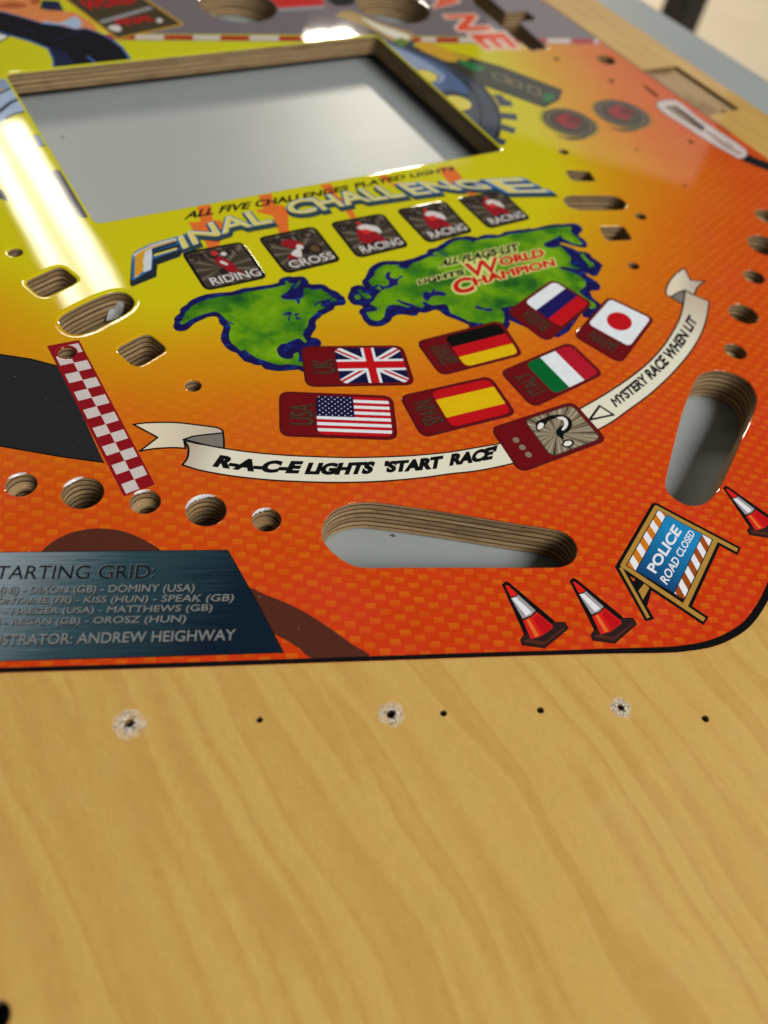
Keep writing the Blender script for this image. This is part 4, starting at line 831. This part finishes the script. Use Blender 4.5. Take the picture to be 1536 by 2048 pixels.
# ------------------------------------------------------------------ start line, track, plaque, tyre rings
P = Print(1)
P.px([(-180,664),(0,709),(60,718),(122,735),(208,925),(120,913),(0,892),(-180,868)], 'tarmac', 0); P.line([(-180,664),(0,709),(60,718),(125,735)], 0.6, 'black', 1); P.line([(208,925),(120,913),(0,892),(-180,868)], 0.5, 'black', 1)
P.build('printed_track', root, label='dark tarmac band ending at the start line')
P = Print(3); f = quadmap([(94,692),(158,680),(310,969),(248,993)])
P.poly(rect(f, 0, 0, 1, 1), 'strip_red', 0)
for k in range(16):
    v1 = 1-(k+0.35)/16.5; v0 = v1-1/16.5
    if k % 2 == 0: P.poly(rect(f, 0.50, v0, 0.93, v1), 'strip_white', 1)
    else: P.poly(rect(f, 0.09, v0, 0.51, v1), 'strip_white', 1)
P.build('checkered_line', root, label='red and white chequered start line')
P = Print(1)
P.px([(70,1130),(83,1103),(105,1084),(135,1068),(170,1059),(203,1057),(240,1061),(275,1073),(305,1089),(323,1103),(335,1130)], 'tyre_brown', 0, 4)
P.px([(495,1178),(530,1189),(570,1205),(605,1222),(640,1243),(675,1267),(705,1289),(738,1314),(632,1318),(600,1298),(575,1282),(548,1268),(500,1240)], 'tyre_brown', 0, 4)
P.build('tyre_ring_print', root, label='dark brown ring showing behind the credits plaque')
P = Print(2)
pl = WP([(-260,1112),(0,1105.5),(200,1103),(455,1101),(510,1198),(566,1304.5),(300,1313),(0,1321.5),(-260,1330)])
P.poly(offset(ccw(pl), 0.22), 'black', 0); P.poly(pl, 'plaque_metal', 1)
def emb(t_, q_, bold=0.0, d=1.0):
    text(P, t_, 'emboss_dark', 2, quad=q_, bold=bold+0.03, dx=d*1.2, dy=d*1.4); text(P, t_, 'emboss_light', 3, quad=q_, bold=bold)
text(P, 'STARTING GRID:', 'emboss_light', 2, quad=[(-22,1132),(312,1129),(309,1156.5),(-30,1159)], bold=0.0, dx=-1, dy=-1)
text(P, 'STARTING GRID:', 'emboss_dark', 3, quad=[(-22,1132),(312,1129),(309,1156.5),(-30,1159)], bold=0.004)
BB = 0.012
emb('(NI) - DIXON (GB) - DOMINY (USA)', [(2,1173),(391,1168),(388,1183),(-1,1187)], BB, 0.9)
emb('FONTAINE (FR) - KISS (HUN) - SPEAK (GB)', [(-14,1196),(470,1188),(466,1202),(-18,1208)], BB, 0.9)
emb('(GB) - HAEGER (USA) - MATTHEWS (GB)', [(-46,1218),(426,1208.5),(424,1221.5),(-50,1230)], BB, 0.9)
emb('(USA) - REGAN (GB) - OROSZ (HUN)', [(-52,1239),(374,1230),(371,1244),(-56,1251)], BB, 0.9)
emb('ILLUSTRATOR: ANDREW HEIGHWAY', [(-52,1271),(472,1258.5),(470,1280),(-56,1292)], BB, 1.0)
P.build('credits_plaque', root, label='blue brushed-metal panel headed STARTING GRID with embossed names')
# ------------------------------------------------------------------ cones and road-closed sign
def pc(x, y): return (980+x*0.362, 900+y*0.362)
t0 = W(*pc(90,735))
CLABS = ['leftmost of the three printed traffic cones', 'printed traffic cone next to the police barrier', 'printed traffic cone at the right edge of the photo']
for k, (tx, ty, sc_) in enumerate([(90,735,1.0),(462,716,1.0),(1305,205,0.98)]):
    t1 = W(*pc(tx, ty)); P = Print(2)
    def G(pts): return [((x-t0[0])*sc_+t1[0], (y-t0[1])*sc_+t1[1]) for x, y in WP([pc(*p) for p in pts])]
    base = G([(172,1050),(195,1020),(345,955),(412,955),(430,985),(300,1092),(180,1075)]); cone = G([(72,745),(90,730),(105,738),(350,945),(352,985),(280,1040),(215,1055),(195,1020)])
    P.poly(offset(ccw(base), 0.25), 'black', 0); P.poly(offset(ccw(cone), 0.28), 'black', 0)
    P.poly(base, 'cone_base', 1); P.poly(G([(190,1050),(215,1045),(300,1062),(400,985),(415,985),(300,1078),(190,1062)]), 'tyre_brown', 2)
    P.poly(G([(84,750),(98,748),(152,795),(140,806),(115,812)]), 'cone_red', 2)
    P.poly(G([(115,818),(142,812),(155,800),(252,888),(225,915),(180,932)]), 'cone_grey', 2); P.poly(G([(120,820),(142,814),(232,898),(200,918)]), 'sign_white', 3)
    P.poly(G([(182,942),(228,922),(258,896),(345,968),(345,985),(280,1030),(225,1045)]), 'cone_red', 2); P.poly(G([(240,930),(262,908),(340,970),(335,988),(290,1018)]), 'flag_red', 3); P.poly(G([(200,940),(215,932),(270,1025),(250,1035)]), 'arrow_orange', 3) 
    P.poly(stroke(G([(113,815),(140,809),(154,797)]), 0.18), 'black', 4); P.poly(stroke(G([(181,937),(228,918),(256,892)]), 0.18), 'black', 4)
    P.build('traffic_cone_print', root, label=CLABS[k])
P = Print(2)
S1 = [pc(*p) for p in [(735,640),(920,318),(1245,495),(1082,845)]]; f = quadmap([S1[0], S1[1], S1[2], S1[3]])   # v=1 upper-left edge
for a, b_ in [((735,640),(920,318)),((920,318),(1358,550)),((735,640),(1175,933)),((1245,500),(1082,850))]:
    P.line([pc(*a), pc(*b_)], 3.4, 'black', 0)
for a, b_ in [((720,650),(875,925)),((870,745),(845,835)),((790,760),(880,700))]: P.line([pc(*a), pc(*b_)], 2.8, 'black', 0)
P.line([pc(724,655), pc(872,922)], 1.0, 'sign_gold', 1); P.px([pc(*p) for p in [(815,780),(850,730),(890,762),(845,840)]], 'black', 1); P.px([pc(*p) for p in [(820,778),(852,738),(880,762),(845,828)]], 'sign_gold', 2)
for a, b_ in [((735,640),(920,318)),((920,318),(1358,550)),((735,640),(1175,933)),((1245,500),(1082,850))]: P.line([pc(*a), pc(*b_)], 1.5, 'sign_gold', 2)
P.poly(rect(f, 0.02, 0.03, 0.98, 0.97), 'black', 3)
pn = ccw(rect(f, 0.03, 0.045, 0.97, 0.955)); P.poly(pn, 'sign_white', 4)
for k in range(-1, 6):
    a = k*0.2
    P.poly([f(a,0.955), f(a+0.1,0.955), f(a+0.02,0.80), f(a-0.08,0.80)], 'sign_orange', 5, True, pn)
    P.poly([f(a+0.06,0.20), f(a+0.16,0.20), f(a+0.06,0.045), f(a-0.04,0.045)], 'sign_brown', 5, True, pn)
P.poly(rect(f, 0.0, 0.195, 1.0, 0.815), 'black', 6, True, pn); P.poly(rect(f, 0.0, 0.205, 1.0, 0.805), 'sign_blue', 7, True, pn)
text(P, 'POLICE', 'sign_white', 8, quad=[pc(866,652),pc(1012,412),pc(1056,452),pc(914,682)], bold=0.03)
text(P, 'ROAD CLOSED', 'sign_white', 8, quad=[pc(938,712),pc(1100,440),pc(1132,462),pc(976,746)], bold=0.02)
P.build('barrier_print', root, label='printed barrier reading POLICE ROAD CLOSED with orange striped edges')
# black border line of the print
P = Print(7)
bl = [p for p in art_loop if p[1] < W(1580,1100)[1]+60 and p[0] < ARTX]
edge = crom([W(-330,1357), W(0,1346), W(300,1337), W(600,1327), W(980,1314), W(1200,1308), W(1330,1306), W(1380,1302), W(1424,1294), W(1462,1279), W(1500,1253), W(1530,1212), W(1552,1165), W(1580,1100)], 4, False)
ei = []
for i in range(len(edge)):
    a = Vector(edge[max(0, i-1)]); c_ = Vector(edge[min(len(edge)-1, i+1)]); t = (c_-a).normalized(); n_ = Vector((-t.y, t.x)); ei.append((edge[i][0]+n_.x*0.62, edge[i][1]+n_.y*0.62))
wdt = [1.35 if p[0] < 130 else 1.8 for p in edge]
ei = []
for i in range(len(edge)):
    a = Vector(edge[max(0, i-1)]); c_ = Vector(edge[min(len(edge)-1, i+1)]); t = (c_-a).normalized(); n_ = Vector((-t.y, t.x)); w_ = 1.25+0.7*max(0, min(1, (edge[i][0]-110)/40)); ei.append((edge[i][0]+n_.x*w_, edge[i][1]+n_.y*w_))
P.poly(edge+ei[::-1], 'black', 0, False)
P.build('border_line', root, label='thick black outline at the near edge of the print'); P = Print(7)
P.poly([(ARTX-0.7,240),(ARTX,240),(ARTX,620),(ARTX-0.7,620)], 'cloth_black', 0, False)
P.build('border_line', root, label='thin dark line along the wooden rail')
# ------------------------------------------------------------------ wear: lacquer flakes at the screw holes, burrs, dust
def flake(cx_, cy_, w_, seed, name='lacquer_flakes', lab=None):
    rnd = random.Random(seed); c0 = W(cx_, cy_); R = math.dist(W(cx_-w_/2, cy_), W(cx_+w_/2, cy_))/2; b = MB()
    hb = [(bb(h), h) for h in wood_h]; 
    ring = [(c0[0]+R*(0.80+0.26*rnd.random())*math.cos(2*math.pi*k/22)*1.0, c0[1]+R*(0.80+0.26*rnd.random())*math.sin(2*math.pi*k/22)) for k in range(22)]
    v, t = fill([crom(ring, 3)], [h for h_, h in hb if hit(h_, bb(ring))])
    V = [(x, y, TOP+0.012) for x, y in v]; b.add(V, t, MT('flake_film'))
    for k in range(120):
        a = rnd.uniform(0, 2*math.pi); r0 = R*rnd.uniform(0.34, 0.80); x = c0[0]+r0*math.cos(a); y = c0[1]+r0*math.sin(a)
        s_ = rnd.uniform(0.08, 0.46)*(1.25 if r0 < R*0.5 else 0.8); h_ = rnd.uniform(0.04, 0.24); tt = rnd.uniform(0, 6.28)
        q_ = [(x+s_*rnd.uniform(0.5,1.3)*math.cos(tt+j*1.257), y+s_*rnd.uniform(0.4,1.0)*math.sin(tt+j*1.257)) for j in range(5)]
        n_ = [(p[0], p[1], TOP+0.01) for p in q_]+[(x, y, TOP+h_)]; b.add(n_, [(j, (j+1) % 5, 5) for j in range(5)], MT('lacquer_flake' if rnd.random() < 0.72 else 'grey_debris'))
    return b.build(name, root, kind='stuff')
m, nt, bs = newmat('flake_film'); nt.links.new(ramp(nt, noise(nt, coords(nt), 0.9, 4, 0.7), [(0.35, C8(196,160,104)), (0.65, C8(212,190,156))]), bs.inputs['Base Color']); bs.inputs['Roughness'].default_value = 0.35; clear(nt, bs, 0.6, 0.15)
flake(258,1446,70,3); flake(782,1427,56,5); flake(1242,1415,46,9)
def crumbs(cx_, cy_, n_, sp, seed, mat='lacquer_flake', z=TOP):
    rnd = random.Random(seed); b = MB()
    for k in range(n_):
        x, y = W(cx_+rnd.gauss(0, sp), cy_+rnd.gauss(0, sp*0.6)); s_ = rnd.uniform(0.1, 0.35)
        b.add([(x+s_*math.cos(j*2.09+k), y+s_*0.6*math.sin(j*2.09+k), z+0.02) for j in range(3)]+[(x, y, z+0.2)], [(0,1,3),(1,2,3),(2,0,3)], MT(mat))
    b.build('lacquer_crumbs', root, kind='stuff')
crumbs(284,1456,16,7,4)
# burr of lacquer on the far lip of the drilled holes
def burr(cx_, cy_, w_, a0, a1, seed, zw=1.0):
    rnd = random.Random(seed); h = ccw(hcirc(cx_, cy_, w_, 72)); c0 = W(cx_, cy_); b = MB(); V = []; n_ = 0
    for p in h:
        a = math.degrees(math.atan2(p[1]-c0[1], p[0]-c0[0])) % 360
        if a0 <= a <= a1:
            e = math.sin(math.pi*(a-a0)/(a1-a0)); dz = zw*(0.35+0.65*e)*(0.7+0.5*rnd.random()); k = 1-0.10*e*(0.6+0.6*rnd.random())
            V += [(p[0]+(p[0]-c0[0])*0.02, p[1]+(p[1]-c0[1])*0.02, 0.03), (c0[0]+(p[0]-c0[0])*0.97, c0[1]+(p[1]-c0[1])*0.97, -0.08), (c0[0]+(p[0]-c0[0])*k*0.985, c0[1]+(p[1]-c0[1])*k*0.985, -dz)]; n_ += 1
    F = []
    for i in range(n_-1):
        for j in (0, 1): F.append((3*i+j, 3*i+3+j, 3*i+4+j, 3*i+1+j))
    b.add(V, F, MT('rim_burr'), True); b.build('chipped_rim', root)
burr(412,1020,83,40,150,1,1.1); burr(533,1039,60,45,140,2,0.8); burr(165,985,87,70,140,3,0.5); burr(290,1003,64,50,120,4,0.6); burr(42,969,66,50,130,6,0.5)
rnd = random.Random(11); b = MB(); n_ = 0
while n_ < 190:
    px_, py_ = rnd.uniform(0, 1536), rnd.uniform(640, 1480); x, y = W(px_, py_)
    if any(inside((x, y), h['loop']) for h in HOLES): continue
    z = 0.14 if inside((x, y), art_loop) else TOP; s_ = rnd.choice([0.05,0.06,0.07,0.09,0.12]); n_ += 1
    b.add([(x+s_*math.cos(j*2.09+n_), y+s_*math.sin(j*2.09+n_), z) for j in range(3)]+[(x, y, z+s_)], [(0,1,3),(1,2,3),(2,0,3)], MT('dust_white'))
b.build('dust_specks', None, kind='stuff', label='fine pale dust specks scattered over the glossy playfield', category='dust')
# ------------------------------------------------------------------ table, tape, floor, post
TZ = -13.0
TX = 474.6
t = MB(); t.box(-700, -500, TZ-25, TX-1.2, 1500, TZ, MT('grey_laminate')); tb = t.build('table', None, label='flat grey laminate work table under the playfield, its right edge showing at the top right', category='table')
t = MB(); t.box(TX-1.2, -500, TZ-25, TX, 1500, TZ-0.3, MT('edge_band')); t.build('edge_banding', tb)
t = MB(); t.flat([[(-6000,-4000),(9000,-4000),(9000,9000),(-6000,9000)]], -760, MT('beige_floor')); t.build('floor', None, kind='structure')
pp = W(1365, 20, -400); r0 = W(1340, 20, -400); b = MB(); sq = 31
loop = [(pp[0]+a*sq, pp[1]+c_*sq) for a, c_ in ((-1,-1),(1,-1),(1,1),(-1,1))]; loop = ccw(rounded(loop, 8, 4))
b.wall(loop, 250, loop, -750, MT('black_metal'), flip=True); b.flat([loop], 250, MT('black_metal')); po = b.build('black_post', None, label='blurred black square post standing on the beige floor beyond the table', category='post')
b = MB(); big = offset(loop, 40); b.wall(big, -750, big, -759, MT('black_metal'), flip=True); b.flat([big], -750, MT('black_metal')); b.build('foot_plate', po)
# scrap of silver tape seen through the long slot at the left
T_ = [(228,592),(247,592),(246,622),(240,640),(208,644),(222,618)]; b = MB()
ta = [W(x, y, -9.0+i*0.2) for i, (x, y) in enumerate(T_)]
b2 = MB(); zz = [-3.2,-3.4,-6.0,-8.5,-8.8,-6.2]
TV = [W(x, y, z)+(z,) for (x, y), z in zip([(225,594),(249,596),(246,616),(240,634),(212,640),(221,612)], zz)]
b2.add(TV, [(0,1,2,5),(5,2,3,4)], MT('silver_tape')); b2.add([(x+0.1, y-0.15, z-0.35) for x, y, z in TV], [(0,5,2,1),(5,4,3,2)], MT('silver_tape'))
b2.build('tape_scrap', None, label='torn scrap of silver tape inside the long rounded slot at the left', category='tape')
# short dark hairs and specks on the table and print
def hair(pts, z, lab, w_=0.16):
    p = [W(x, y, z) for x, y in pts]; p = crom(p, 4, False); b = MB(); n = len(p); V = []
    for i in range(n):
        a = Vector(p[max(0, i-1)]); c_ = Vector(p[min(n-1, i+1)]); t_ = (c_-a).normalized(); nn_ = Vector((-t_.y, t_.x))*w_/2
        V += [(p[i][0]+nn_.x, p[i][1]+nn_.y, z+0.03), (p[i][0], p[i][1], z+w_), (p[i][0]-nn_.x, p[i][1]-nn_.y, z+0.03)]
    F = []
    for i in range(n-1): F += [(3*i, 3*i+3, 3*i+4, 3*i+1), (3*i+1, 3*i+4, 3*i+5, 3*i+2)]
    b.add(V, F, MT('dark_hair')); b.build('lint', None, label=lab, category='lint')
hair([(780,1070),(786,1073),(789,1072),(784,1068)], TZ, 'tiny dark bit of lint on the table in the lower slot', 0.3)
hair([(125,275),(127,277)], TZ, 'dark speck on the table in the big window', 0.8)
